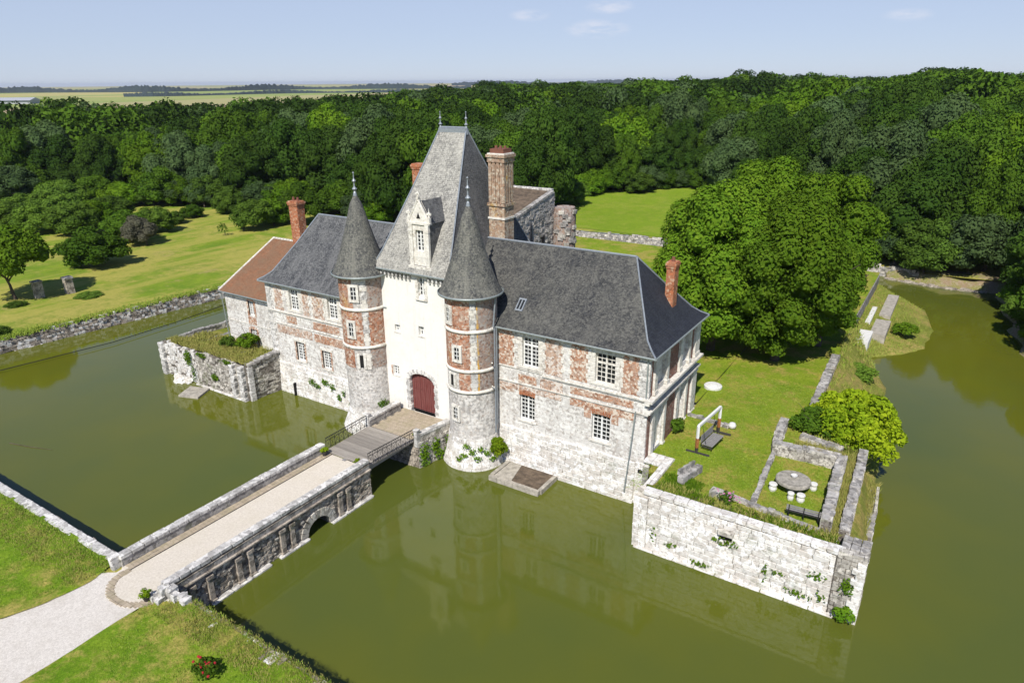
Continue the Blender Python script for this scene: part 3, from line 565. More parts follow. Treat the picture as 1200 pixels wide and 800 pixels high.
# ---------------------------------------------------------------- roofs
def hip_roof(parent, u0, u1, v0, v1, ze, ul, ur, vr, zr, kick, mats, left=True, right=True, sag=0.0):
    """bell-cast hipped roof; mats = front, right, back, left. kick = (inset, rise)"""
    ki, kz = kick; E_ = [(u0, v0), (u1, v0), (u1, v1), (u0, v1)]
    K_ = [(u0 + (ki if left else 0), v0 + ki), (u1 - (ki if right else 0), v0 + ki), (u1 - (ki if right else 0), v1 - ki), (u0 + (ki if left else 0), v1 - ki)]
    zk = ze + kz; R = {0: (ul, vr), 1: (ur, vr)}
    def strip(name, mat, e0, e1, k0, k1, r0, r1):
        mb = MB(); N = 10; Mrows = 8; rows = [[lerp(e0 + (ze,), e1 + (ze,), i / N) for i in range(N + 1)]]
        rows.append([lerp(lerp(e0 + (ze,), e1 + (ze,), i / N), lerp(k0 + (zk,), k1 + (zk,), i / N), .5) for i in range(N + 1)])
        rows[-1] = [(p[0], p[1], p[2] - 0.06) for p in rows[-1]]
        for m in range(Mrows + 1):
            q = m / Mrows; a = lerp(k0 + (zk,), r0 + (zr,), q); b = lerp(k1 + (zk,), r1 + (zr,), q)
            dz = -sag * math.sin(math.pi * q)
            row = []
            for i in range(N + 1):
                p = lerp(a, b, i / N); w = 0 if i in (0, N) or m in (0, Mrows) else random.uniform(-.02, .02); row.append((p[0], p[1], p[2] + dz + w))
            rows.append(row)
        t = Vector((e1[0] - e0[0], e1[1] - e0[1], 0)).normalized(); L = 0
        for j in range(len(rows) - 1):
            L1 = L + (Vector(rows[j + 1][5]) - Vector(rows[j][5])).length
            for i in range(N):
                P = [rows[j][i], rows[j][i + 1], rows[j + 1][i + 1], rows[j + 1][i]]
                if (Vector(P[2]) - Vector(P[3])).length < 1e-5: P = P[:3]
                uv = [(Vector(p).dot(t), L if k < 2 else L1) for k, p in enumerate(P)]; mb.face(P, uv, sm=True)
            L = L1
        return mb.build(name, mat, parent, weld=True)
    strip('roof_slope', mats[0], E_[0], E_[1], K_[0], K_[1], R[0], R[1])
    strip('roof_slope', mats[2], E_[2], E_[3], K_[2], K_[3], R[1], R[0])
    if right: strip('hip_slope', mats[1], E_[1], E_[2], K_[1], K_[2], R[1], R[1])
    if left: strip('hip_slope', mats[3], E_[3], E_[0], K_[3], K_[0], R[0], R[0])
    mb = MB(); mb.tube((ul, vr, zr + .02), (ur, vr, zr + .02), 0.09, n=6)
    cs = ([(1, 1), (2, 1)] if right else []) + ([(0, 0), (3, 0)] if left else [])
    for k, rr in cs:
        mb.tube(E_[k] + (ze + .02,), lerp(E_[k] + (ze,), K_[k] + (zk,), .5)[:2] + (ze + kz * .5 - .04,), 0.06, n=6); mb.tube(lerp(E_[k] + (ze,), K_[k] + (zk,), .5)[:2] + (ze + kz * .5 - .04,), K_[k] + (zk + .03,), 0.06, n=6)
        mid = lerp(K_[k] + (zk,), R[rr] + (zr,), .5); mid = (mid[0], mid[1], mid[2] - sag + .03); mb.tube(K_[k] + (zk + .03,), mid, 0.06, n=6); mb.tube(mid, R[rr] + (zr + .03,), 0.06, n=6)
    mb.build('ridge_flashing', 'lead', parent)
    # boxed eaves board and gutter
    mb = MB(); g = 0.07
    sides = [(E_[0], E_[1])] + ([(E_[1], E_[2])] if right else []) + [(E_[2], E_[3])] + ([(E_[3], E_[0])] if left else [])
    for a, b in sides: mb.tube(a + (ze - .05,), b + (ze - .05,), g, n=6)
    mb.build('gutter', 'zinc', parent)
    mb = MB(); mb.prism([E_[0], E_[1], E_[2], E_[3]], ze - .09, ze - .04); mb.build('soffit', 'greywood', parent)
def chimney(parent, u0, u1, v0, v1, z0, z1, mat='brick_red', cap=0.12, pots=0, ring=True, potz=.4):
    mb = MB(); mb.box(u0, u1, v0, v1, z0, z1 - .45); c = mb.build('chimney', mat, parent)
    k = MB(); k.box(u0 - cap * .6, u1 + cap * .6, v0 - cap * .6, v1 + cap * .6, z1 - .45, z1 - .28); k.box(u0 - cap, u1 + cap, v0 - cap, v1 + cap, z1 - .28, z1 - .1); k.box(u0 - .03, u1 + .03, v0 - .03, v1 + .03, z1 - .1, z1); k.build('chimney_cap', mat, c)
    for p in range(pots):
        m = MB(); x = u0 + (u1 - u0) * (p + .5) / pots; m.tube((x, (v0 + v1) / 2, z1), (x, (v0 + v1) / 2, z1 + potz), 0.14, 0.11, 10); m.build('chimney_pot', 'pot', c)
    l = MB(); l.box(u0 - .1, u1 + .1, v0 - .1, v1 + .1, z0, z0 + .01); return c
def finial(mb, x, y, z, h, r=0.13):
    mb.lathe(x, y, [(r * 1.6, z - .5), (r * .9, z), (r * .5, z + .1), (r * 1.5, z + h * .18), (r * .5, z + h * .28), (r * .35, z + h * .45), (r * 1.15, z + h * .56), (r * .35, z + h * .66), (r * .22, z + h * .9), (r * .6, z + h * .94), (0.0, z + h)], n=10)

# ---------------------------------------------------------------- right wing
FR = frame(0, 0, 1, 0, 0, -1)
rw = thing('chateau_wing', 'right wing with red brick panels under a mottled dark grey hipped slate roof', 'building', (13, 4.7, 0))
ops = [(9.24, 10.55, 8.14, 10.32), (14.92, 16.36, 8.2, 10.32), (9.0, 10.25, 3.92, 5.9), (14.8, 16.15, 3.92, 5.9)]
mb = MB(); wall_open(mb, FR, 4, 18.7, -1.6, 10.82, ops); mb.build('front_wall', 'ashlar', rw)
mb = MB(); FE = frame(18.7, 0, 0, 1, 1, 0)
eops = [(1.25, 2.75, 8.2, 10.3), (5.85, 7.05, 8.2, 10.3), (1.25, 2.75, 3.5, 6.4), (5.85, 7.05, 3.5, 6.4)]
wall_open(mb, FE, 0, 9.5, -1.6, 10.82, eops, 0.22); mb.build('end_wall', 'ashlar', rw)
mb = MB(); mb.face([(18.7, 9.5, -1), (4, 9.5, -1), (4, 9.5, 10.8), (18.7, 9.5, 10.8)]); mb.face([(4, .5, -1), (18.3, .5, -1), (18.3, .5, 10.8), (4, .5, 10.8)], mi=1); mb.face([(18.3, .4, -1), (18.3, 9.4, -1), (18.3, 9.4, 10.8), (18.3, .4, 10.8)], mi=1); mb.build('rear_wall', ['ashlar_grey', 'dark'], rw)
for a, b, c, d in eops:
    m = MB(); m.fbox(FE, a - .02, b + .02, -.24, -.2, c - .02, d + .02); m.build('blind_window', 'trim', rw)
window(rw, FR, *ops[0], 4, 7, mull=False, trans=9.72); window(rw, FR, *ops[1], 4, 6, mull=True, trans=9.6)
window(rw, FR, *ops[2], 4, 6); window(rw, FR, *ops[3], 4, 6)
surround(rw, FR, *ops[0]); surround(rw, FR, *ops[1])
for o_ in ops[2:]:
    for k in range(9): block_obj('arch_brick', 'brick_red', rw, FR, o_[0] - .06 + (k + .5) * (o_[1] - o_[0] + .12) / 9, -.1, o_[3] + .2 - 0.012 * (k - 4) ** 2 * .3, .14, .28, .4, (k - 4) * .04, rough=.01)
    block_obj('window_sill', 'trim', rw, FR, (o_[0] + o_[1]) / 2, -.08, o_[2] - .09, o_[1] - o_[0] + .3, .32, .16, rough=.01)
for a, b, c, d, m_ in ((7.2, 8.55, 7.95, 10.75, 'brick'), (11.05, 12.45, 7.95, 10.75, 'brick_pale'), (13.05, 14.35, 8.0, 10.75, 'brick'), (16.85, 18.15, 7.9, 10.75, 'brick'),
                       (8.9, 10.4, 6.85, 7.45, 'brick'), (10.7, 12.5, 6.75, 7.5, 'brick_pale'), (13.1, 17.75, 6.95, 7.45, 'brick'), (13.1, 17.8, 6.08, 6.62, 'brick'), (7.3, 8.6, 5.9, 6.55, 'brick_pale'), (8.6, 12.4, 6.15, 6.6, 'brick_pale'), (14.2, 14.72, 5.45, 6.05, 'brick'), (16.25, 16.75, 5.45, 6.05, 'brick')):
    panel(rw, FR, a, b, c, d, m_)
    if d - c > 2:                           # toothed stone edges beside the tall panels
        for k in range(8):
            if k % 2:
                for s_ in (a, b): block_obj('quoin', 'trim', rw, FR, s_, -.1, c + (k + .5) * (d - c) / 8, .22, .3, (d - c) / 8 - .01, rough=.01)
for k in range(8): block_obj('quoin', 'coping', rw, FR, 18.42 + (.03 if k % 2 else -.06), -.09, 7.95 + (k + .5) * .35, .62 if k % 2 else .8, .3, .34, rough=.01)
moulding(rw, FR, 10.9, 18.75, 7.82, .2, .16); moulding(rw, FR, 7.2, 10.9, 7.9, .1, .08); moulding(rw, FR, 7.2, 18.75, 6.78, .12, .10)
moulding(rw, FE, -.3, 9.75, 7.85, .34, .42, 'trim', 'cornice'); moulding(rw, FE, -.25, 9.7, 7.02, .26, .3, 'trim', 'cornice'); moulding(rw, FR, 7.2, 18.9, 10.78, .16, .12, 'trim', 'cornice')
for z0, z1 in ((7.9, 10.7), (3.2, 6.75)):
    for a, b in ((.15, .62), (3.25, 5.2), (7.55, 8.35)): panel(rw, FE, a, b, z0, z1, 'brick_end')
    for a, b in ((.68, 1.15), (2.85, 3.2), (5.25, 5.75), (7.15, 7.5), (8.45, 9.4)):
        m = MB(); m.fbox(FE, a, b, -.1, .16, z0, z1); m.fbox(FE, a - .05, b + .05, -.1, .22, z1 - .18, z1 - .002); m.fbox(FE, a - .05, b + .05, -.1, .22, z0 + .002, z0 + .25); m.build('pilaster', 'trim', rw)
panel(rw, FE, .1, 9.4, 7.08, 7.48, 'ashlar_grey', .04, 'frieze'); panel(rw, FE, -.05, 9.5, -1, 3.2, 'ashlar', .12, 'plinth')
courses(rw, FR, 7.3, 18.15, -.4, 3.1, 10, .5, 1.15, 'block', batter=lambda z: .10 + (3.1 - z) * .05, dep=.5)
hip_roof(rw, 3.0, 19.2, -.42, 9.9, 10.86, 3.0, 15.4, 4.85, 15.75, (1.0, .7), ('slate_right', 'slate_hip', 'slate_right', 'slate_right'), left=False, sag=.08)
chimney(rw, 17.15, 17.75, 6.0, 6.75, 11.2, 15.4, 'brick_red', .08, 1, potz=.3)
m = MB(); m.tube((18.62, -.12, 10.7), (18.62, -.12, 8.0), .05); m.tube((18.0, -.2, 6.9), (17.75, -.28, 3.3), .045); m.tube((17.75, -.28, 3.3), (17.6, -.45, .9), .045); m.build('downpipe', 'zinc', rw)
m = MB(); m.tube((7.35, -.45, 10.8), (7.3, -.45, 3.2), .06); m.build('downpipe', 'lead', rw)
m = MB(); Q = lambda a, b: lerp((0, .58, 11.56), (0, 4.85, 15.75), b)
def on_roof(u, q, lift=.06): p = lerp((u, .58, 11.56), (u, 4.85, 15.75), q); return Vector((p[0], p[1] - lift * .7, p[2] + lift * .7))
a, b, c, d = on_roof(8.15, .06), on_roof(8.75, .06), on_roof(8.75, .26), on_roof(8.15, .26); mb = MB()
for s0, s1, t0, t1 in ((0, 1, 0, .12), (0, 1, .88, 1), (0, .15, .12, .88), (.85, 1, .12, .88), (.43, .57, .12, .88)):
    P = [on_roof(8.1 + .6 * s, .06 + .17 * t, l) for l in (-.05, .1) for s, t in ((s0, t0), (s1, t0), (s1, t1), (s0, t1))]; mb.hexa(P)
sk = mb.build('skylight', 'lead', rw); mb = MB(); mb.hexa([on_roof(8.15 + .5 * s, .07 + .15 * t, l) for l in (-.02, .04) for s, t in ((0, 0), (1, 0), (1, 1), (0, 1))]); mb.build('glass', 'glass', sk)

# ---------------------------------------------------------------- left wing and tiled house
lw = thing('chateau_wing', 'two storey left wing with whitewashed brick panels under a streaky blue grey slate roof', 'building', (-11, 4.7, 0))
lops = [(-14.92, -13.78, 8.25, 10.15), (-10.15, -9.0, 8.25, 10.15), (-14.75, -13.68, 3.5, 5.3), (-11.45, -10.4, 3.4, 5.1)]
mb = MB(); wall_open(mb, FR, -18, -3.5, -1.6, 10.5, lops); mb.build('front_wall', 'ashlar', lw)
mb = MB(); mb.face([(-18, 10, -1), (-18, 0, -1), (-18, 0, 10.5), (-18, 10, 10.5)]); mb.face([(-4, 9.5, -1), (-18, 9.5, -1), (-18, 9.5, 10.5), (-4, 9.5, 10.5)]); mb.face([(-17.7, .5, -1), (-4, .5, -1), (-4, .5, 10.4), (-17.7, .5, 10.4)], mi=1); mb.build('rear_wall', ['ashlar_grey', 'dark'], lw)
window(lw, FR, *lops[0], 4, 6, trans=9.5); window(lw, FR, *lops[1], 4, 6, trans=9.5); window(lw, FR, *lops[2], 4, 6); window(lw, FR, *lops[3], 4, 6)
surround(lw, FR, *lops[0], wide=.5, narrow=.32); surround(lw, FR, *lops[1], wide=.5, narrow=.32)
for o_ in lops[2:]:
    for s_ in (o_[0] - .09, o_[1] + .09): panel(lw, FR, s_ - .09, s_ + .09, o_[2], o_[3], 'brick', .03)
    block_obj('window_sill', 'trim', lw, FR, (o_[0] + o_[1]) / 2, -.08, o_[2] - .09, o_[1] - o_[0] + .3, .32, .16, rough=.01); block_obj('lintel', 'trim', lw, FR, (o_[0] + o_[1]) / 2, -.1, o_[3] + .13, o_[1] - o_[0] + .5, .3, .26, rough=.01)
for a, b, c, d, m_ in ((-16.95, -15.8, 8.0, 10.45, 'brick_pale'), (-13.3, -12.45, 8.0, 10.45, 'brick_pale'), (-12.05, -10.65, 8.0, 10.45, 'brick_pale'), (-15.6, -14.3, 6.95, 7.6, 'brick'), (-12.2, -9.0, 6.9, 7.6, 'brick'), (-12.2, -7.2, 5.75, 6.5, 'brick'), (-17.0, -12.5, 5.8, 6.55, 'brick_pale'), (-8.6, -7.2, 8.0, 10.45, 'brick_pale')):
    panel(lw, FR, a, b, c, d, m_)
    if d - c > 2:
        for k in range(8):
            if k % 2:
                for s_ in (a, b): block_obj('quoin', 'trim', lw, FR, s_, -.1, c + (k + .5) * (d - c) / 8, .2, .3, (d - c) / 8 - .01, rough=.01)
for k in range(22): block_obj('quoin', 'coping', lw, FR, -17.7 + (.0 if k % 2 else .1), -.09, 3.1 + (k + .5) * .335, .6 if k % 2 else .8, .3, .325, rough=.01)
moulding(lw, FR, -18.0, -7, 7.9, .16, .12); moulding(lw, FR, -18.0, -7, 6.75, .1, .08); moulding(lw, FR, -18.1, -7, 10.48, .14, .1, 'trim', 'cornice')
courses(lw, FR, -17.3, -6.8, -.4, 2.9, 10, .5, 1.1, 'block', batter=lambda z: .1 + (2.9 - z) * .05, dep=.5)
hip_roof(lw, -18.45, -3.0, -.42, 10.1, 10.56, -15.5, -3.0, 4.85, 15.85, (1.0, .7), ('slate_left',) * 4, right=False, sag=.12)
chimney(lw, -7.4, -6.3, 8.6, 9.5, 12, 20.4, 'brick_red', .1, 0)
m = MB(); m.box(-15.24, -15.12, -.5, -.25, -.2, 1.25); m.build('drain_slot', 'dark', lw)
th = thing('tiled_house', 'small whitewashed house with a red brown tile roof at the left end of the castle', 'house', (-21.7, 5.5, 0))
FT = frame(0, .8, 1, 0, 0, -1); tops = [(-21.95, -21.15, 6.3, 7.75), (-22.1, -21.2, 3.45, 4.9)]
mb = MB(); wall_open(mb, FT, -25.4, -18.0, -1, 8.3, tops); mb.build('front_wall', 'ashlar', th)
mb = MB(); R_ = 7.5
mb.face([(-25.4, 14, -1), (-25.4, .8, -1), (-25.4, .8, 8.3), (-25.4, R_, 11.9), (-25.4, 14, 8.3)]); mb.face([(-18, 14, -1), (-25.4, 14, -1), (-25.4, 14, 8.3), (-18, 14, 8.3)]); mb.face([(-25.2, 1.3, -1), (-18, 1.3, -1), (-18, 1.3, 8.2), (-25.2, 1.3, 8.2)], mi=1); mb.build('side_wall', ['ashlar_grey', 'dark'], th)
for o_ in tops:
    window(th, FT, *o_, 4, 5, depth=.15)
    for s_ in (o_[0] - .12, o_[1] + .12): panel(th, FT, s_ - .12, s_ + .12, o_[2] - .1, o_[3] + .1, 'brick', .03)
    panel(th, FT, o_[0], o_[1], o_[3], o_[3] + .28, 'brick', .035)
panel(th, FT, -22.2, -21.05, 5.3, 6.15, 'brick', .03); moulding(th, FT, -25.4, -18.05, 5.4, .1, .06)
for z0 in (3.1, 4.6, 6.1, 7.0): panel(th, FT, -18.35, -18.02, z0, z0 + .9, 'brick_pale', .02)
def slope(name, mat, parent, P, N=8, Mr=6, wv=.03):
    a, b, c, d = P; mb = MB(); t = (Vector(b) - Vector(a)).normalized(); s = (Vector(d) - Vector(a)).normalized(); G = []
    for j in range(Mr + 1):
        row = []
        for i in range(N + 1): p = lerp(lerp(a, b, i / N), lerp(d, c, i / N), j / Mr); w = random.uniform(-wv, wv) if 0 < i < N and 0 < j < Mr else 0; row.append((p[0], p[1], p[2] + w))
        G.append(row)
    for j in range(Mr):
        for i in range(N):
            Q = [G[j][i], G[j][i + 1], G[j + 1][i + 1], G[j + 1][i]]; mb.face(Q, [(Vector(q).dot(t), Vector(q).dot(s)) for q in Q], sm=True)
    return mb.build(name, mat, parent, weld=True)
slope('roof_slope', 'tile', th, [(-25.65, .35, 8.32), (-18.2, .35, 8.32), (-18.2, R_, 12.1), (-25.65, R_, 12.1)]); slope('roof_slope', 'tile', th, [(-18.2, 14.5, 8.3), (-25.65, 14.5, 8.3), (-25.65, R_, 12.1), (-18.2, R_, 12.1)])
mb = MB(); mb.tube((-25.6, .38, 8.35), (-25.6, R_, 12.1), .09, n=6); mb.build('verge', 'trim', th)
for k in range(17): m = MB(); m.tube((-25.6 + k * .42, R_, 12.13), (-25.6 + k * .42 + .37, R_, 12.15), .1, .12, 7); m.build('ridge_tile', 'trim', th)
m = MB(); m.tube((-25.5, .5, 8.2), (-25.5, .72, 3.1), .05); m.tube((-25.6, .3, 8.27), (-18.2, .3, 8.27), .06, n=6); m.build('downpipe', 'zinc', th)
chimney(th, -22.3, -21.1, 7.2, 8.1, 10.8, 16.2, 'brick_red', .12, 2, potz=.35)

# ---------------------------------------------------------------- gatehouse pavilion
gp = thing('gatehouse', 'tall white gatehouse with red gate, gabled dormer and very steep pale slate roof', 'building', (0, 4.8, 2.2))
FG = frame(0, -.42, 1, 0, 0, -1); DX0, DX1, DZ = -1.12, 1.4, 5.62
gops = [(DX0, DX1, 1.9, DZ), (-2.28, -1.74, 8.72, 9.3), (.14, .68, 8.8, 9.58), (-2.75, -2.15, 4.95, 5.75), (.32, .98, 12.0, 13.7)]
mb = MB(); wall_open(mb, FG, -3.6, 3.6, -1, 13.7, gops, .45)
N = 14; cx = (DX0 + DX1) / 2; hw = (DX1 - DX0) / 2; zs = 4.95          # segmental arch over the gate
for k in range(N):
    a0 = -1 + 2 * k / N; a1 = -1 + 2 * (k + 1) / N; z0 = zs + (DZ - .04 - zs) * math.sqrt(max(0, 1 - a0 * a0)); z1 = zs + (DZ - .04 - zs) * math.sqrt(max(0, 1 - a1 * a1))
    mb.face([FG(cx + a0 * hw, 0.003, z0), FG(cx + a1 * hw, 0.003, z1), FG(cx + a1 * hw, 0.003, DZ + .01), FG(cx + a0 * hw, 0.003, DZ + .01)]); mb.face([FG(cx + a0 * hw, -.4, z0), FG(cx + a1 * hw, -.4, z1), FG(cx + a1 * hw, 0.003, z1), FG(cx + a0 * hw, .003, z0)])
mb.build('front_wall', 'render', gp)
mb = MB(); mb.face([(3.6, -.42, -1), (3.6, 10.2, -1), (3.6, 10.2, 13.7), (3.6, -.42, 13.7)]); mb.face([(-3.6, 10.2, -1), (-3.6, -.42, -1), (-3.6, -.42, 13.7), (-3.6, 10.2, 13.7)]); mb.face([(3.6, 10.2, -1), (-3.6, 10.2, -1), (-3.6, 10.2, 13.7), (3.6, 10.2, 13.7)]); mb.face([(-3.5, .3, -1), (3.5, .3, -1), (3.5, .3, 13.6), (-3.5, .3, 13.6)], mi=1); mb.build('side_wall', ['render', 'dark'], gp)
dr = MB(); dr.fbox(FG, DX0, DX1, -.42, -.36, 2.1, DZ); dr = dr.build('gate', 'dark', gp)
nb = 12
for k in range(nb):
    a = DX0 + .03 + k * (DX1 - DX0 - .06) / nb; b = a + (DX1 - DX0 - .06) / nb - .022; m = MB(); j = random.uniform(-.008, .008)
    c = (a + b) / 2; q = (c - cx) / hw; zt = zs + (DZ - .06 - zs) * math.sqrt(max(0, 1 - q * q)); m.fbox(FG, a, b, -.36, -.31 + j, 2.28, zt); m.build('board', 'door', dr)
m = MB(); m.fbox(FG, cx - .035, cx + .035, -.32, -.27, 2.28, DZ - .1); m.fbox(FG, DX0 + .1, cx - .15, -.3, -.275, 4.1, 4.16); m.build('cover_strip', 'door', dr)
for k in range(11):                                                        # voussoirs round the gate
    q = math.pi * (k + .5) / 11; x = cx + (hw + .13) * math.cos(q); z = zs + (DZ - zs + .12) * math.sin(q); block_obj('voussoir', 'coping', gp, FG, x, -.12, z, .26, .3, .4, math.pi / 2 - q if 0 else (q - math.pi / 2) * -.6, rough=.01)
for k in range(8):
    for s_ in (DX0 - .15, DX1 + .15): block_obj('quoin', 'coping', gp, FG, s_, -.13, 2.3 + (k + .5) * .33, .28 if k % 2 else .42, .3, .32, rough=.012)
window(gp, FG, *gops[1], 2, 2, .2); window(gp, FG, *gops[2], 2, 2, .25); window(gp, FG, *gops[3], 2, 3, .15); window(gp, FG, *gops[4], 2, 5, .2)
for o_ in gops[1:4]: 
    block_obj('window_sill', 'trim', gp, FG, (o_[0] + o_[1]) / 2, -.09, o_[2] - .06, o_[1] - o_[0] + .16, .26, .1, rough=.01)
panel(gp, FG, -2.92, -2.78, 4.95, 5.75, 'brick', .02)
for k in range(5):
    for s_ in (.22, 1.08): block_obj('quoin', 'trim', gp, FG, s_, -.1, 11.85 + (k + .5) * .38, .2 if k % 2 else .3, .3, .37, rough=.01)
block_obj('window_sill', 'trim', gp, FG, .65, -.06, 11.75, 1.1, .4, .12, rough=.01)
moulding(gp, FG, -3.6, .1, 13.72, .14, .34, 'coping', 'cornice'); moulding(gp, FG, 1.2, 3.6, 13.72, .14, .34, 'coping', 'cornice')
for k in range(19):
    s_ = -3.45 + k * .385
    if 0.0 < s_ < 1.3: continue
    m = MB(); m.fbox(FG, s_ - .07, s_ + .07, -.05, .28, 13.3, 13.57); m.fbox(FG, s_ - .06, s_ + .06, -.05, .14, 13.12, 13.3); m.build('bracket', 'coping', gp)
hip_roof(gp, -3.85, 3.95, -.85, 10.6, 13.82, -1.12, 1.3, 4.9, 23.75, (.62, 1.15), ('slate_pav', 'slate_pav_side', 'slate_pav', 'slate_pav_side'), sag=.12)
m = MB(); m.box(-1.2, 1.38, 4.72, 5.08, 23.35, 23.72); m.build('ridge_casing', 'lead', gp)
for x in (-1.12, 1.3): m = MB(); finial(m, x, 4.9, 23.8, 1.15, .1); m.build('finial', 'lead', gp)
# stone dormer
dm = MB(); D0, D1 = -.12, 1.72; FD = frame(0, -.5, 1, 0, 0, -1); dc = (D0 + D1) / 2; GZ0 = 17.55; GA = 19.15
wo_ = (dc - .36, dc + .36, 15.45, 17.0)
wall_open(dm, FD, D0, D1, 14.0, GZ0, [wo_], .3)
dm.face([FD(D0 - .05, .0, GZ0), FD(D1 + .05, .0, GZ0), FD(dc, .0, GA)]); dm.face([FD(D1 + .05, -.35, GZ0), FD(D0 - .05, -.35, GZ0), FD(dc, -.35, GA)])
dm.fbox(FD, D0 - .08, D1 + .08, -.3, .1, GZ0 - .12, GZ0 + .04); dm.fbox(FD, D0 - .16, D1 + .16, -.2, .14, 14.0, 14.35)
for s_ in (D0, D1 - .34): dm.fbox(FD, s_, s_ + .34, -.1, .1, 14.35, 16.9); dm.fbox(FD, s_ - .03, s_ + .37, -.1, .14, 16.9, 17.1); dm.fbox(FD, s_, s_ + .34, -.1, .1, 17.1, GZ0 - .12)
for sg in (-1, 1):
    a, b = FD(dc + sg * (D1 - D0 + .2) / 2, 0, GZ0 - .02), FD(dc, 0, GA + .08); dm.tube(a + Vector((0, .02, 0)), b + Vector((0, .02, 0)), .09, n=5)
dm.fbox(FD, D0 - .1, D1 + .1, -.06, .04, 13.5, 14.0)
dmo = dm.build('dormer', 'trim', gp)
window(dmo, FD, *wo_, 2, 5, .18)
m = MB(); m.face([FD(dc - .18, .012, 17.85), FD(dc + .18, .012, 17.85), FD(dc, .012, 18.3)]); m.build('gable_opening', 'dark', dmo)
for s_, zb, hh in ((D0 - .02, GZ0, 1.15), (D1 + .02, GZ0, 1.15), (dc, GA - .1, .95)):
    m = MB(); x, y, _ = FD(s_, -.05, 0); m.box(x - .1, x + .1, y - .1, y + .1, zb, zb + hh * .35); m.lathe(x, y, [(.09, zb + hh * .35), (.05, zb + hh * .55), (.1, zb + hh * .62), (.04, zb + hh * .75), (0, zb + hh)], n=6); m.box(x - .19, x + .19, y - .05, y + .05, zb + hh * .52, zb + hh * .66); m.build('pinnacle', 'trim', dmo)
m = MB()
for s_, sg in ((D0 + .04, -1), (D1 - .04, 1)):
    P = [(s_, -.35, 14.2), (s_, 2.6, 14.2), (s_, 2.6, GZ0), (s_, -.35, GZ0)]; m.face(P if sg < 0 else P[::-1])
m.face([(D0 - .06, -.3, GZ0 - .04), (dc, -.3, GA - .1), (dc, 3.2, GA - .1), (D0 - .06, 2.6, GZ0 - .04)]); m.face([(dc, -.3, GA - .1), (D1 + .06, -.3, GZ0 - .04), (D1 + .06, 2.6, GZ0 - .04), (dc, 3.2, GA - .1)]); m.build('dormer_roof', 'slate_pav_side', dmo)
# ornate tall chimney against the gatehouse
mb = MB(); cu0, cu1, cv0, cv1 = 3.15, 4.55, 5.0, 6.3
mb.box(cu0, cu1, cv0, cv1, 10, 18.2); ck = mb.build('chimney', 'brick_chimney', gp)
mb = MB(); mb.box(cu0 + .06, cu1 - .06, cv0 + .06, cv1 - .06, 18.2, 21.6)
for k in range(4):
    a = cu0 + .02 + k * .36; mb.box(a, a + .24, cv0 - .02, cv0 + .2, 18.45, 21.4)
    a = cv0 + .0 + k * .34; mb.box(cu1 - .2, cu1 + .02, a, a + .22, 18.45, 21.4)
mb.build('chimney_shaft', 'brick_chimney', ck)
for z0, z1, e, mt in ((18.2, 18.4, .1, 'brick_chimney'), (17.2, 17.35, .06, 'trim'), (21.4, 21.75, .06, 'brick_chimney'), (21.75, 21.95, .14, 'brick_chimney'), (21.95, 22.05, .05, 'trim'), (22.05, 22.35, -.1, 'pot')):
    m = MB(); m.box(cu0 - e, cu1 + e, cv0 - e, cv1 + e, z0, z1); m.build('chimney_band', mt, ck)
for k in range(3): m = MB(); m.tube((cu0 + .3 + k * .4, 5.65, 22.3), (cu0 + .3 + k * .4, 5.65, 22.55), .12, .1, 8); m.build('chimney_pot', 'pot', ck)

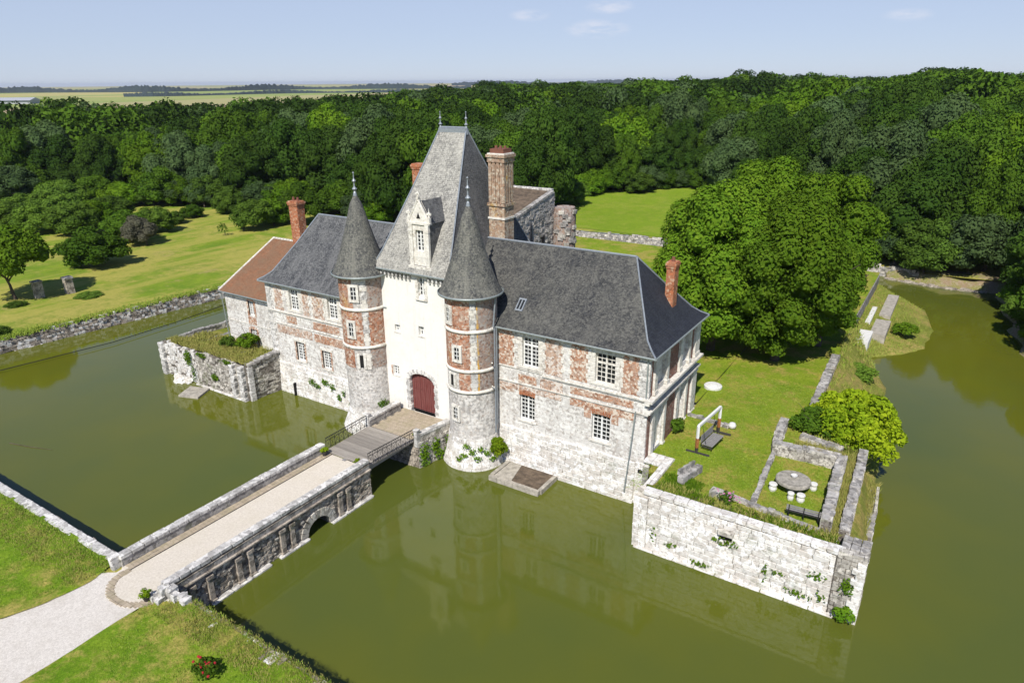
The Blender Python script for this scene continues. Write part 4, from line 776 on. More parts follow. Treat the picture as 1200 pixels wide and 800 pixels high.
# ---------------------------------------------------------------- round towers
def tower(name, label, cx, cy, zb, zsp, rs, bands, segs, wins, tip, fin):
    """bands: ring heights; segs: (z0,z1,angle0,angle1,material); angles in degrees"""
    tw = thing(name, label, 'tower', (cx, cy, 0)); r = 1.85
    m = MB(); m.lathe(cx, cy, [(rs, -1.2), (rs * .985, 0), (r + (rs - r) * .45, zsp * .5), (r + .04, zsp), (r, zsp + .3), (r, 5.7), (r, 13.2)], n=64); m.build('tower_wall', 'tower_stone', tw, weld=True)
    for z0, z1, a0, a1, mt in segs:
        m = MB(); m.lathe(cx, cy, [(r - .1, z0), (r + .02, z0), (r + .02, z1), (r - .1, z1)], n=max(4, int((a1 - a0) / 6)), a0=math.radians(a0), a1=math.radians(a1)); m.build('brick_panel', mt, tw)
    for z in bands:
        m = MB(); m.lathe(cx, cy, [(r - .05, z - .12), (r + .1, z - .1), (r + .12, z), (r + .08, z + .12), (r - .05, z + .13)], n=64); m.build('string_course', 'trim', tw, weld=True)
    # splayed foot of big blocks
    nrow = 6
    for k in range(nrow):
        z0 = -.25 + (zsp + .25) * k / nrow; z1 = -.25 + (zsp + .25) * (k + 1) / nrow
        ra = lambda z: r + .02 + (rs - r) * (1 - max(0, min(1, z / zsp))) ** 1.3; n = 22; of = random.random()
        for j in range(n):
            a0 = 2 * math.pi * (j + of) / n; a1 = 2 * math.pi * (j + of + .96) / n; an = (math.degrees(a0) + 180) % 360 - 180
            if not (-150 < an < 30): continue
            p = random.uniform(.02, .06); m = MB()
            def rp(rr, a, z): return (cx + rr * math.cos(a), cy + rr * math.sin(a), z)
            am = (a0 + a1) / 2
            for lo in (0,):
                o = [rp(ra(z0) + p, a0, z0), rp(ra(z0) + p + .012, am, z0), rp(ra(z0) + p, a1, z0), rp(ra(z1) + p, a1, z1 - .02), rp(ra(z1) + p + .012, am, z1 - .02), rp(ra(z1) + p, a0, z1 - .02)]
                i_ = [rp(1.6, a0, z0), rp(1.6, a1, z0), rp(1.6, a1, z1 - .02), rp(1.6, a0, z1 - .02)]
                m.face([o[0], o[1], o[4], o[5]]); m.face([o[1], o[2], o[3], o[4]]); m.face([o[5], o[4], o[3], i_[2], i_[3]]); m.face([o[2], i_[1], i_[2], o[3]]); m.face([i_[0], o[0], o[5], i_[3]]); m.face([o[0], i_[0], i_[1], o[2], o[1]])
            m.build('stone', 'block', tw)
    for az, z0, z1, w, kind in wins:
        a = math.radians(az); tx, ty = -math.sin(a), math.cos(a); FW = frame(cx + r * math.cos(a), cy + r * math.sin(a), tx, ty, math.cos(a), math.sin(a))
        if kind == 'slit' or kind == 'hole':
            m = MB(); m.fbox(FW, -w / 2, w / 2, -.3, .045, z0, z1); m.build('opening', 'dark', tw)
            if kind == 'slit':
                for s_ in (-1, 1): block_obj('quoin', 'trim', tw, FW, s_ * (w / 2 + .12), -.08, (z0 + z1) / 2, .22, .3, z1 - z0 + .3, rough=.01)
            continue
        m = MB(); t_ = .2
        m.fbox(FW, -w / 2 - t_, -w / 2, -.3, .1, z0 - .2, z1 + .2); m.fbox(FW, w / 2, w / 2 + t_, -.3, .1, z0 - .2, z1 + .2); m.fbox(FW, -w / 2, w / 2, -.3, .1, z1, z1 + .2); m.fbox(FW, -w / 2, w / 2, -.3, .12, z0 - .2, z0); m.build('window_surround', 'trim', tw)
        m = MB(); m.fbox(FW, -w / 2, w / 2, -.3, .03, z0, z1); g = m.build('window', 'glass', tw)
        m = MB(); m.fbox(FW, -.025, .025, .03, .06, z0, z1)
        for q in (.33, .66): m.fbox(FW, -w / 2, w / 2, .03, .055, z0 + (z1 - z0) * q - .02, z0 + (z1 - z0) * q + .02)
        m.build('glazing_bars', 'white', g)
    m = MB(); m.lathe(cx, cy, [(1.8, 12.95), (2.0, 13.0), (2.16, 13.1), (2.22, 13.12), (2.24, 13.22)], n=64); m.build('eaves', 'lead', tw, weld=True)
    m = MB(); m.lathe(cx, cy, [(2.24, 13.2), (1.86, 13.95), (1.38, 15.3), (1.1, 16.2), (.82, 17.15), (.47, 18.4), (.14, tip - .2), (.0, tip)], n=64); m.build('cone_roof', 'slate_cone', tw, weld=True)
    m = MB(); m.lathe(cx, cy, [(2.2, 13.12), (2.34, 13.1), (2.36, 13.24), (2.3, 13.26)], n=64); m.build('gutter', 'zinc', tw, weld=True)
    m = MB(); m.lathe(cx, cy, [(.36, tip - 1.2), (.17, tip - .35), (.1, tip)], n=16); finial(m, cx, cy, tip, fin, .13); m.tube((cx, cy, tip - .2), (cx, cy, tip + fin * .95), .03); m.build('finial', 'lead', tw)
    return tw
tr = tower('round_tower', 'round brick tower with orange lichen stripe on the right side of the gate', 5.28, -.55, 0, 2.4, 2.42, (10.7, 7.75, 6.12),
    ((10.82, 12.95, -150, -58, 'brick_tower'), (10.82, 12.95, -44, 20, 'brick_tower_grey'), (7.88, 10.58, -150, -58, 'brick_tower'), (7.88, 10.58, -44, 20, 'brick_tower_grey'), (6.25, 7.62, -86, -58, 'brick_tower'), (6.25, 7.62, -44, 20, 'brick_tower_grey')),
    ((-112, 11.3, 12.3, .42, 'win'), (-89, 8.6, 9.5, .42, 'win'), (-106, 6.5, 7.3, .3, 'slit'), (-98, 3.9, 4.8, .4, 'win'), (-92, 1.2, 1.65, .42, 'hole'), (-14, 1.25, 1.75, .4, 'hole')), 19.35, 1.75)
tl = tower('round_tower', 'round brick tower with bare stone lower half on the left side of the gate', -5.25, -.55, 0, 1.9, 2.45, (10.55, 7.45),
    ((10.68, 12.95, -150, -72, 'brick_tower'), (10.68, 12.95, -38, 20, 'brick_tower_grey'), (7.58, 10.43, -150, -52, 'brick_tower'), (7.58, 10.43, -38, 20, 'brick_tower'), (5.7, 7.3, -150, -80, 'brick_tower'), (5.7, 7.3, -44, 20, 'brick_tower_grey')),
    ((-68, 11.4, 12.4, .42, 'win'), (-82, 8.4, 9.5, .4, 'win'), (-62, 5.8, 6.8, .28, 'slit')), 19.25, 1.55)
# chains of alternating stones up the tower faces
for tw, cx, cy, zz0, am in ((tr, 5.28, -.55, 6.2, -51), (tl, -5.25, -.55, 5.6, -45)):
    for k in range(int((12.9 - zz0) / .34)):
        z = zz0 + k * .34; 
        if any(abs(z + .17 - b) < .14 for b in ((10.7, 7.75) if cx > 0 else (10.55, 7.45))): continue
        da = (8 if k % 2 else 5.0); m = MB(); m.lathe(cx, cy, [(1.8, z), (1.895, z), (1.895, z + .325), (1.8, z + .325)], n=3, a0=math.radians(am - da), a1=math.radians(am + da), sm=False); m.build('stone', 'trim' if random.random() < .5 else 'coping', tw)
t = NT('orange_lichened_stone', .95, .1); c = t.mix(t.ramp(t.noise(2.2, 7, .8), .42, .56), (0.42, 0.38, 0.31), (0.60, 0.32, 0.03)); M['lichen'] = t.done(c, t.bump(t.noise(9, 5, .8), .5, .04))
for k in range(20):
    z = 6.2 + k * .34
    if any(abs(z + .17 - b) < .14 for b in (10.7, 7.75)) or z > 12.6: continue
    w = random.uniform(2.5, 5); m = MB(); m.lathe(5.28, -.55, [(1.8, z), (1.884, z), (1.884, z + .325), (1.8, z + .325)], n=2, a0=math.radians(-43.5), a1=math.radians(-43.5 + w), sm=False); m.build('stone', 'lichen', tr)
m = MB(); m.tube((7.42, -.6, 13.05), (7.3, -.75, 10.9), .06); m.tube((7.3, -.62, 10.9), (7.3, -.62, 2.6), .06); m.build('downpipe', 'lead', tr)
for z in (6.2, 8.0): m = MB(); m.tube((7.1, -.75, z + .1), (7.42, -1.15, z + .35), .05); m.build('gargoyle_pipe', 'trim', tr)

# ---------------------------------------------------------------- terrace, moat walls, garden walls
tt = thing('terrace_wall', 'bright white block retaining wall of the garden rising from the moat', 'wall', (25.6, -4.0, 0))
FTW = frame(0, -4.15, 1, 0, 0, -1); bt = lambda z: (3.9 - z) * .03
mb = MB(); mb.hexa([(20.0, -4.15, -1.5), (31.3, -4.15, -1.5), (31.3, -3.4, -1.5), (20.0, -3.4, -1.5), (20.0, -4.06, 3.82), (31.3, -4.06, 3.82), (31.3, -3.5, 3.82), (20.0, -3.5, 3.82)]); mb.build('wall_core', 'block_joint', tt)
courses(tt, FTW, 20.75, 31.2, -.35, 3.62, 12, .38, 1.0, 'block', batter=bt, dep=.4, skip=lambda s, z: 25.0 < s < 26.1 and 2.25 < z < 2.75, rnd=.025)
m = MB(); m.fbox(FTW, 25.05, 26.05, -.3, -.05, 2.3, 2.7); m.build('drain_recess', 'dark', tt)
block_obj('corbel', 'rubble_pale', tt, FTW, 25.5, .12, 2.95, .9, .5, .3)
s = 20.4
while s < 31.2: w = random.uniform(.6, 1.1); block_obj('coping_stone', 'block', tt, FTW, s + w / 2, -.22, 3.83 + random.uniform(-.02, .03), w - .03, .62, .26, random.uniform(-.02, .02)); s += w
for k in range(9): block_obj('ledge_stone', 'block', tt, FTW, 20.7 + k * 1.28, .28, -.02, 1.22, .3, .16)
pr_ = thing('stone_pier', 'square white masonry pier at the left end of the garden retaining wall', 'pier', (20.3, -4.1, 0))
mb = MB(); mb.prism([(19.9, -4.32), (20.72, -4.32), (20.72, -3.6), (19.9, -3.6)], -1.5, 3.5); mb.build('pier_core', 'block_joint', pr_)
FPI = frame(0, -4.32, 1, 0, 0, -1); courses(pr_, FPI, 19.88, 20.75, -.35, 3.5, 10, .35, .55, 'block', dep=.4)
blk = thing('stone_platform', 'flat white paved block filling the corner between the right wing and the garden', 'platform', (19.4, -1.5, 3.2))
mb = MB(); mb.prism([(19.92, -4.0), (20.42, -4.0), (20.42, 1.2), (18.72, 1.2), (18.72, -.02), (17.3, -.02), (17.3, -.06), (19.92, -.06)], -1.4, 3.44); mb.build('platform_body', 'ashlar', blk)
for j in range(11):
    v = -3.95 + j * .46; u0 = 19.9 if v < -.3 else 18.75; u1 = 20.42; n = 3 if u1 - u0 > 1.2 else 2
    for k in range(n): a = u0 + (u1 - u0) * k / n; w = (u1 - u0) / n; block_obj('paving_stone', 'block', blk, frame(0, 0, 1, 0, 0, 1), a + w / 2, v + .23, 3.47 + random.uniform(-.01, .015), w - .03, .43, .12)
courses(blk, FR, 18.15, 19.9, -.4, 3.2, 11, .35, .6, 'block', dep=.4, proud=.12)
m = MB(); m.box(19.1, 19.35, -.22, 0, 2.35, 2.6); m.box(18.4, 18.7, -.22, 0, 2.5, 2.7); m.build('drain_hole', 'dark', blk)
ce = thing('corner_bastion', 'rough grey stone buttress at the right corner of the garden wall', 'buttress', (32, -3.5, 0))
mb = MB(); mb.prism([(31.22, -4.3), (32.62, -4.25), (32.55, -2.3), (31.22, -2.2)], -1.5, [3.75, 3.95, 3.6, 3.5]); mb.build('buttress_core', 'core', ce)
rubble('rubble', ce, frame(0, -4.28, 1, 0, 0, -1), 31.25, 32.65, -.4, 3.95, .42, 'rubble_pale', depth=.3, dens=.96); rubble('rubble', ce, frame(32.58, 0, 0, 1, 1, 0), -4.3, -2.3, -.4, 3.8, .42, 'rubble_pale', depth=.3)
for k in range(9): block_obj('capstone', 'block_grey', ce, frame(0, 0, 1, 0, 0, 1), 31.5 + (k % 3) * .45, -4.0 + (k // 3) * .65, 3.8, .42, .55, .25, .1)
for k in range(12): block_obj('quoin', 'block', ce, FPI, 32.45 if k % 2 else 32.35, -.1, -.2 + k * .34, .42 if k % 2 else .6, .5, .32)

def dry_wall(name, label, pts, h, w, mat='rubble_pale', size=.34, zb=GZ, cap='block_grey', cat='wall', side_dens=1, hvar=0.06):
    """free standing stone wall along a polyline (pts of (x, y)); one body, both faces of loose stones, capping stones as parts"""
    t = thing(name, label, cat, (pts[0][0], pts[0][1], zb)); body = MB(); faces = MB()
    for i in range(len(pts) - 1):
        a = Vector(pts[i] + (0,)); b = Vector(pts[i + 1] + (0,)); L = (b - a).length; d = (b - a) / L; n = Vector((d.y, -d.x, 0))
        c = [a + n * w / 2, b + n * w / 2, b - n * w / 2, a - n * w / 2]; body.hexa([(p.x, p.y, zb - .4) for p in c] + [(p.x, p.y, zb + h) for p in c])
        for sg in (1, -1):
            F = frame(a.x + n.x * sg * w / 2, a.y + n.y * sg * w / 2, d.x, d.y, n.x * sg, n.y * sg); z = zb - .1
            while z < zb + h:
                s = 0; hh = size * random.uniform(.5, .75)
                while s < L:
                    ww = size * random.uniform(.7, 1.5)
                    if random.random() < side_dens: faces.fbox(F, s + .012, min(s + ww, L) - .012, -.12, random.uniform(.01, .07), z + .01, z + hh - .01, jit=.02)
                    s += ww
                z += hh
        F = frame(a.x, a.y, d.x, d.y, n.x, n.y); s = 0
        while s < L - .1:
            ww = random.uniform(.4, .75); ww = min(ww, L - s)
            block_obj('capstone', cap, t, F, s + ww / 2, random.uniform(-.03, .03), zb + h + .04 + random.uniform(-hvar, hvar), ww - .03, w + random.uniform(.02, .14), .2, random.uniform(-.05, .05), rough=.06); s += ww
    body.build('wall_core', 'core', t); faces.build('rubble', mat, t, 'stuff'); return t
dry_wall('garden_wall', 'low grey rubble wall along the back of the round table plot', [(25.6, 5.6), (27.7, 5.75), (29.75, 5.75)], .75, .5)
dry_wall('garden_wall', 'thick rubble wall on the right side of the round table plot', [(29.85, 5.9), (30.0, 2.2), (30.25, -2.0)], .8, .5)
dry_wall('garden_wall', 'short rubble wall stub with a white cap stone left of the small green shrub', [(25.45, 9.4), (25.6, 7.4), (25.75, 5.9)], .8, .45)
dry_wall('garden_wall', 'long rough wall above the shore at the outer right edge of the garden', [(30.85, 8.2), (31.05, 3.5), (31.2, -1.9)], .45, .45)
dry_wall('garden_wall', 'grey rubble wall along the shore beside the edge of the big tree', [(26.9, 11.5), (26.7, 15), (26.55, 20), (26.4, 25)], .7, .55, 'rubble')
dry_wall('garden_wall', 'low broken wall between the rubble stub and the yellow green bush', [(26.8, 8.7), (28.6, 8.2), (29.6, 7.9)], .3, .35)
dry_wall('garden_wall', 'narrow stone kerb on the left side of the round table plot', [(25.75, 5.3), (25.95, 2), (26.15, -1.3)], .12, .22, size=.2)
dry_wall('garden_wall', 'narrow stone kerb behind the flower border in front of the bench', [(24.9, -1.35), (27.5, -1.8), (30.0, -2.25)], .14, .24, size=.2)
dry_wall('garden_wall', 'ruined outer wall standing in the water below the right garden edge', [(31.75, 7.4), (31.95, 4.2), (32.05, 1.6)], 1.9, .8, zb=-.3, size=.45)
dry_wall('garden_wall', 'low stone edging between the house end and the swing seat', [(18.9, 8.0), (20.3, 7.9), (22.1, 7.6)], .1, .2, size=.2)
mb = MB(); mb.prism([(31.0, -2.2), (32.3, -2.3), (32.35, 2), (32.2, 8.4), (30.9, 8.4)], -1.2, [3.1, 2.2, .8, .5, 2.6]); struct(mb.build('shore_bank', 'rough_grass'))

ba = thing('ruined_bastion', 'ruined pale stone bastion with grassy top standing in the moat at the left', 'bastion', (-23, -3.4, 0))
FB = frame(0, -3.45, 1, 0, 0, -1); FBR = frame(-17.55, 0, 0, 1, 1, 0)
topb = lambda s: 3.35 + .2 * math.sin(s * 2.1) + .12 * math.sin(s * 5.3)
mb = MB(); n = 24
for k in range(n):
    a = -30.4 + 12.6 * k / n; b = a + 12.6 / n; mb.hexa([(a, -3.5, -1.5), (b, -3.5, -1.5), (b, -2.4, -1.5), (a, -2.4, -1.5), (a, -3.4, topb(a) - .1), (b, -3.4, topb(b) - .1), (b, -2.4, topb(b) - .1), (a, -2.4, topb(a) - .1)])
mb.hexa([(-18.0, -3.4, -1.5), (-17.65, -3.4, -1.5), (-17.3, .2, -1.5), (-18.0, .2, -1.5), (-18.0, -3.4, 3.4), (-17.65, -3.4, 3.4), (-17.3, .2, 3.8), (-18, .2, 3.8)]); mb.hexa([(-30.9, -3.4, -1.5), (-30.2, -3.4, -1.5), (-29.0, 4, -1.5), (-29.8, 4, -1.5), (-30.4, -3.4, 3.4), (-29.9, -3.4, 3.4), (-28.9, 4, 3.2), (-29.5, 4, 3.2)])
mb.build('wall_core', 'core', ba)
rubble('rubble', ba, FB, -30.6, -25.2, -.4, 3.5, .38, 'block', top=topb, depth=.3, dens=.93); rubble('rubble', ba, FB, -25.2, -17.9, -.4, 3.5, .38, 'rubble_pale', top=topb, depth=.3, dens=.93)
FBD = frame(-17.68, -3.4, .1, .995, .995, -.1); rubble('rubble', ba, FBD, .1, 3.4, -.4, 3.6, .38, 'rubble_pale', depth=.3, skip=lambda s, z: 1.3 < s < 2.9 and 2.2 < z < 2.95)
for s_, wd in ((-30.35, .62), (-19.45, .55), (-18.25, .6)):
    for k in range(11): block_obj('quoin', 'coping', ba, FB, s_ + (.04 if k % 2 else -.04), .06, -.2 + k * .33, wd, .6, .32)
for k in range(11): block_obj('quoin', 'coping', ba, FBD, .25, .02, -.2 + k * .33, .5, .4, .32)
for k in range(8): block_obj('capstone', 'block_grey', ba, FBD, .3 + k * .42, -.15, 3.45 + k * .05, .4, .7, .2, .05, rough=.07)
for k in range(16): block_obj('fallen_stone', 'block', ba, frame(0, 0, 1, 0, 0, 1), random.uniform(-28.8, -26), random.uniform(-4.5, -3.7), random.uniform(-.02, .25), .5, .4, .3, random.random(), rough=.1)
for k in range(11): block_obj('ledge_stone', 'block', ba, FB, -25.0 + k * .68, .2, .0, .62, .3, .14)
dry_wall('parapet_wall', 'thin white parapet wall behind the bastion grass at the left', [(-29.3, -2.2), (-28.9, 3.5), (-28.7, 8)], .35, .3, zb=GZ)

# retaining walls round the moat
def bank_wall(name, label, pts, ztop, size, mat, cap=None, capw=.5, zbase=-.3, lean=0.12, ragged=.25, side=1):
    t = thing(name, label, 'wall', (pts[0][0], pts[0][1], 0)); body = MB(); st = MB(); cps = []
    for i in range(len(pts) - 1):
        a = Vector(pts[i] + (0,)); b = Vector(pts[i + 1] + (0,)); L = (b - a).length; d = (b - a) / L; n = Vector((d.y, -d.x, 0)) * side
        body.hexa([(p.x, p.y, -1.8) for p in (a + n * lean, b + n * lean, b - n * .9, a - n * .9)] + [(p.x, p.y, ztop - .05) for p in (a, b, b - n * .9, a - n * .9)] if side > 0 else [(p.x, p.y, -1.8) for p in (b + n * lean, a + n * lean, a - n * .9, b - n * .9)] + [(p.x, p.y, ztop - .05) for p in (b, a, a - n * .9, b - n * .9)])
        z = zbase
        while z < ztop:
            hh = size * random.uniform(.5, .8); s = 0
            while s < L:
                ww = size * random.uniform(.6, 1.6)
                if z < ztop - .3 or random.random() > ragged:
                    off = lean * (1 - z / ztop) + random.uniform(0, .12) * size / .4; F = frame(a.x, a.y, d.x, d.y, n.x, n.y); st.fbox(F, s + .015, min(L, s + ww) - .015, -.3, off, z + .012, z + hh - .012, jit=size * .09)
                s += ww
            z += hh
        if cap:
            s = 0
            while s < L - .05:
                ww = min(random.uniform(.7, 1.3), L - s); F = frame(a.x, a.y, d.x, d.y, n.x, n.y); block_obj('coping_stone', cap, t, F, s + ww / 2, -capw / 2 + .06, ztop + .06, ww - .025, capw, .2, random.uniform(-.01, .01)); s += ww
        else:
            F = frame(a.x, a.y, d.x, d.y, n.x, n.y); s = 0
            while s < L: ww = size * random.uniform(.7, 1.6); st.fbox(F, s + .02, min(L, s + ww) - .02, -.7, random.uniform(-.1, .05), ztop - .15, ztop + random.uniform(-.03, .16), jit=size * .1); s += ww
    body.build('wall_core', 'core', t)
    A_ = MB(); B_ = MB(); mB_ = {'rubble_pale': 'block_grey', 'rubble': 'block'}[mat]
    for k in range(0, len(st.f), 6):
        tgt = A_ if random.random() < .6 else B_
        for q in range(k, k + 6): tgt.face([st.v[i] for i in st.f[q]], st.uv[q])
    A_.build('rubble', mat, t, 'stuff'); B_.build('rubble', mB_, t, 'stuff'); return t
lp = [(float(left_edge(v)), v) for v in (66, 50, 35, 25, 18, 12, 6, 0, -6, -12, -18, NEARV)]
bank_wall('moat_wall', 'rough dark rubble wall along the lawn on the far left side of the moat', lp, 1.35, .42, 'rubble', side=-1, lean=.35, ragged=.6)
fp = [(float(x), float(far_edge(x))) for x in np.linspace(-44, 30, 16)]
bank_wall('moat_wall', 'pale low stone wall below the bright lawn on the far side of the moat', fp, 1.35, .6, 'rubble_pale')
bank_wall('moat_wall', 'grey coped moat wall beside the grass left of the bridge', [(-2.6, NEARV), (-50.5, NEARV)], 1.95, .4, 'rubble', cap='coping', capw=.62, side=1)
bank_wall('moat_wall', 'moat wall half hidden under the grass right of the bridge', [(60, NEARV), (2.6, NEARV)], 1.95, .4, 'rubble', side=1)

def earth_bank():
    pts = [(x, float(far_edge(x)), 0, -1) for x in np.linspace(26, float(right_edge(72.2)), 14)] + [(float(right_edge(y)), y, -1, 0) for y in np.linspace(72.2, -22, 60)]
    V_ = []; F_ = []; n = 9
    for i, (x, y, nx, ny) in enumerate(pts):
        for j in range(n):
            q = j / (n - 1); w = 1.3 + .5 * math.sin(i * 1.3) + .3 * math.sin(i * .5); o = -2.6 + q * (w + 2.6)
            V_.append((x + nx * o + random.uniform(-.12, .12), y + ny * o + random.uniform(-.12, .12), 1.68 - 2.0 * max(0, (q - .45) / .55) ** 1.1 + random.uniform(-.06, .06)))
    for i in range(len(pts) - 1):
        for j in range(n - 1): a = i * n + j; F_.append((a, a + n, a + n + 1, a + 1))
    me = bpy.data.meshes.new('earth_bank'); me.from_pydata(V_, [], F_); me.polygons.foreach_set('use_smooth', [True] * len(F_)); me.update(); struct(link('earth_bank', me, 'bank_dirt'))
t = NT('stony_brown_bank', 1.0, .1); c = t.mix(t.ramp(t.noise(0.6, 7, .75), .4, .6), (0.26, 0.19, 0.12), (0.20, 0.21, 0.05)); c = t.mix(t.math('MULTIPLY', t.ramp(t.noise(3.5, 6, .8), .5, .62), .7), c, (0.38, 0.32, 0.25)); M['bank_dirt'] = t.done(c, t.bump(t.noise(4, 6, .8), .8, .15))
earth_bank()
es = MB()
for k in range(70):
    if k < 70: x = random.uniform(26, 38); y = float(far_edge(x)) - 1.3
    else: y = random.uniform(-5, 70); x = float(right_edge(y)) - 1.5
    r_ = random.uniform(.15, .4); es.box(x - r_, x + r_, y - r_, y + r_, -.2, r_ * .6, jit=r_ * .3)
o_ = es.build('bank_stones', 'rubble', None, 'stuff'); o_['label'] = 'pale stones along the foot of the brown earth bank'; o_['category'] = 'stones'
sheet('far_lawn', [(-52, 75.2), (24, 74.6), (20, 118), (-16, 134), (-30, 140), (-60, 118)], 1.6, 'far_lawn', zf=lambda x, y: float(land_h(np.array(x), np.array(y))) + .06)
# ---------------------------------------------------------------- bridge
br = thing('stone_bridge', 'long stone bridge with white coping, gravel deck and one small arch', 'bridge', (0, -16, 0))
B0, B1, BU, BL = -23.75, -8.85, 2.28, -2.4; RZ = 2.08; AV, AR = -13.72, .95
FBN = frame(BU, 0, 0, 1, 1, 0); FBF = frame(BL, 0, 0, 1, -1, 0)
mb = MB()
for F, sg in ((FBN, 1), (FBF, -1)):
    n = 12; za = .15
    def fc(P): mb.face(P if sg > 0 else P[::-1])
    fc([F(B0 - .3, 0, -1.6), F(AV - AR, 0, -1.6), F(AV - AR, 0, 2.55), F(B0 - .3, 0, 2.55)]); fc([F(AV + AR, 0, -1.6), F(B1, 0, -1.6), F(B1, 0, 2.55), F(AV + AR, 0, 2.55)])
    for k in range(n):
        q0 = math.pi - math.pi * k / n; q1 = math.pi - math.pi * (k + 1) / n; s0, z0 = AV + AR * math.cos(q0), za + .85 * math.sin(q0); s1, z1 = AV + AR * math.cos(q1), za + .85 * math.sin(q1)
        fc([F(s0, 0, z0), F(s1, 0, z1), F(s1, 0, 2.55), F(s0, 0, 2.55)])
        if sg > 0: mb.face([F(s0, 0, z0), F(s0, BL - BU, z0), F(s1, BL - BU, z1), F(s1, 0, z1)])
for s_ in (AV - AR, AV + AR): mb.face([(BU, s_, -1.6), (BL, s_, -1.6), (BL, s_, .15), (BU, s_, .15)])
mb.face([(BL, B1, -1.6), (BU, B1, -1.6), (BU, B1, RZ), (BL, B1, RZ)][::-1]); mb.face([(BL, B0 - .3, -1), (BU, B0 - .3, -1), (BU, B0 - .3, 1.9), (BL, B0 - .3, 1.9)])
mb.build('bridge_wall', 'core', br)
arch_skip = lambda s, z: (s - AV) ** 2 / (AR + .5) ** 2 + (z - .1) ** 2 / 1.35 ** 2 < 1
pil = [(-22.55, .3), (-21.5, .3), (-19.65, .32), (-18.85, .32), (-16.55, .32), (-15.8, .3), (-11.8, .32), (-11.05, .32)]
rubble('rubble', br, FBN, B0, B1, -.3, 2.0, .2, 'rubble_pale', dens=.3, dout=.015, skip=lambda s, z: arch_skip(s, z) or any(abs(s - p) < w for p, w in pil), depth=.1)
rubble('rubble', br, FBN, B0, B1, -.3, 2.0, .27, 'rubble', skip=lambda s, z: arch_skip(s, z) or any(abs(s - p) < w for p, w in pil), depth=.1)
for p, w in pil:
    m = MB(); m.fbox(FBN, p - w / 2, p + w / 2, -.05, .17, .05, 1.75); m.fbox(FBN, p - w / 2 - .06, p + w / 2 + .06, -.05, .23, 1.6, 1.8); m.fbox(FBN, p - w / 2 - .06, p + w / 2 + .06, -.05, .23, -.2, .2); m.build('pilaster', 'rubble', br)
moulding(br, FBN, B0, B1, 2.08, .16, .2, 'rubble'); moulding(br, FBN, B0, B1, 2.42, .08, .06, 'rubble')
m = MB(); 
for k in range(34): a = B0 + .1 + k * .435; m.fbox(FBN, a, a + .41, -.1, random.uniform(.03, .06), 2.1, 2.36)
m.build('frieze', 'block_grey', br)
for k in range(11):
    q = math.pi * (k + .5) / 11; c0 = (AV + (AR + .25) * math.cos(q), .15 + 1.12 * math.sin(q)); m = MB(); e = .5 * (AR + .25) * math.pi / 11 * .9; ca, sa = math.cos(q), math.sin(q)
    P = [(-.27, -e * .8), (.27, -e), (.27, e), (-.27, e * .8)]; pts = [(c0[0] + r_ * ca - t_ * sa, c0[1] + r_ * sa + t_ * ca) for r_, t_ in P]
    d0, d1 = -.2, .16 + random.uniform(-.02, .02); C8 = [FBN(p[0], d0, p[1]) for p in pts] + [FBN(p[0], d1, p[1]) for p in pts]; m.hexa(C8); m.build('voussoir', 'rubble_pale', br)
for a, b in ((-21.7, -17.65), (-17.0, -14.7), (-12.75, -8.95)):
    n = max(1, round((b - a) / 1.3))
    for k in range(n): w = (b - a) / n; block_obj('ledge_stone', 'coping', br, FBN, a + (k + .5) * w, .2, .0, w - .04, .36, .2, random.uniform(-.01, .01))
# deck
mb = MB(); mb.prism([(-1.95, B0 - .1), (1.95, B0 - .1), (1.95, B1), (-1.95, B1)], 1.9, RZ); struct(mb.build('bridge_deck', 'gravel'))
mb = MB(); mb.prism([(.35 + 1.55 * math.cos(a_), -24.05 + 1.2 * math.sin(a_)) for a_ in np.linspace(math.pi, 2 * math.pi, 14)] + [(1.9, -23.7), (-1.2, -23.7)], 1.9, RZ + .006); struct(mb.build('bridge_apron', 'gravel'))
mb = MB(); n = 0
v = B0 + .1
while v < B1 - .2:
    for j in range(2): w = .3; mb.box(-1.95 + j * w + .01, -1.95 + (j + 1) * w - .01, v, v + .36, RZ - .05, RZ + .02 + random.uniform(-.006, .01), jit=.012)
    v += .38
mb.build('gutter_setts', 'paving', br, 'stuff')
m = MB(); m.box(-1.36, -1.32, B0, B1, RZ - .05, RZ + .035); m.build('kerb_strip', 'iron', br)
for F, u_in, thick in ((FBN, BU, .42), (FBF, BL, .42)):
    m = MB(); m.fbox(F, B0, B1, -thick, -.002, RZ - .1, 2.56); m.build('parapet', 'block_grey', br)
    s = B0 - .05; k = 0
    while s < B1 - .1: w = min(random.uniform(.55, .8), B1 - s); block_obj('coping_stone', 'coping', br, F, s + w / 2, -thick / 2, 2.65 + random.uniform(-.012, .02), w - .02, thick + .1, .22, random.uniform(-.015, .015), rough=.02); s += w; k += 1
mb = MB(); 
for k in range(16):                                                   # setts in a quarter ring at the path end
    q = math.radians(185 + k * 11); 
for k in range(20):
    q = math.radians(170 + k * 9.5); x = .35 + 1.75 * math.cos(q); y = -24.1 + 1.35 * math.sin(q)
    mb.box(x - .2, x + .2, y - .16, y + .16, 1.98, RZ + .015 + random.uniform(0, .015), jit=.03)
mb.build('sett_border', 'paving', br, 'stuff')
for x, y, h_ in ((-2.3, -23.95, .5), (-2.75, -23.8, .3), (-2.6, -23.5, .2), (2.25, -23.95, .5), (2.6, -23.7, .4), (2.95, -23.75, .25), (3.3, -23.55, .2), (3.6, -23.6, .12), (1.95, -24.3, .12), (2.3, -24.3, .1)):
    block_obj('end_stone', 'coping', br, frame(0, 0, 1, 0, 0, 1), x, y, 2.1 + h_ / 2, random.uniform(.35, .5), random.uniform(.35, .5), h_ + .3, random.uniform(-.1, .1), rough=.12)
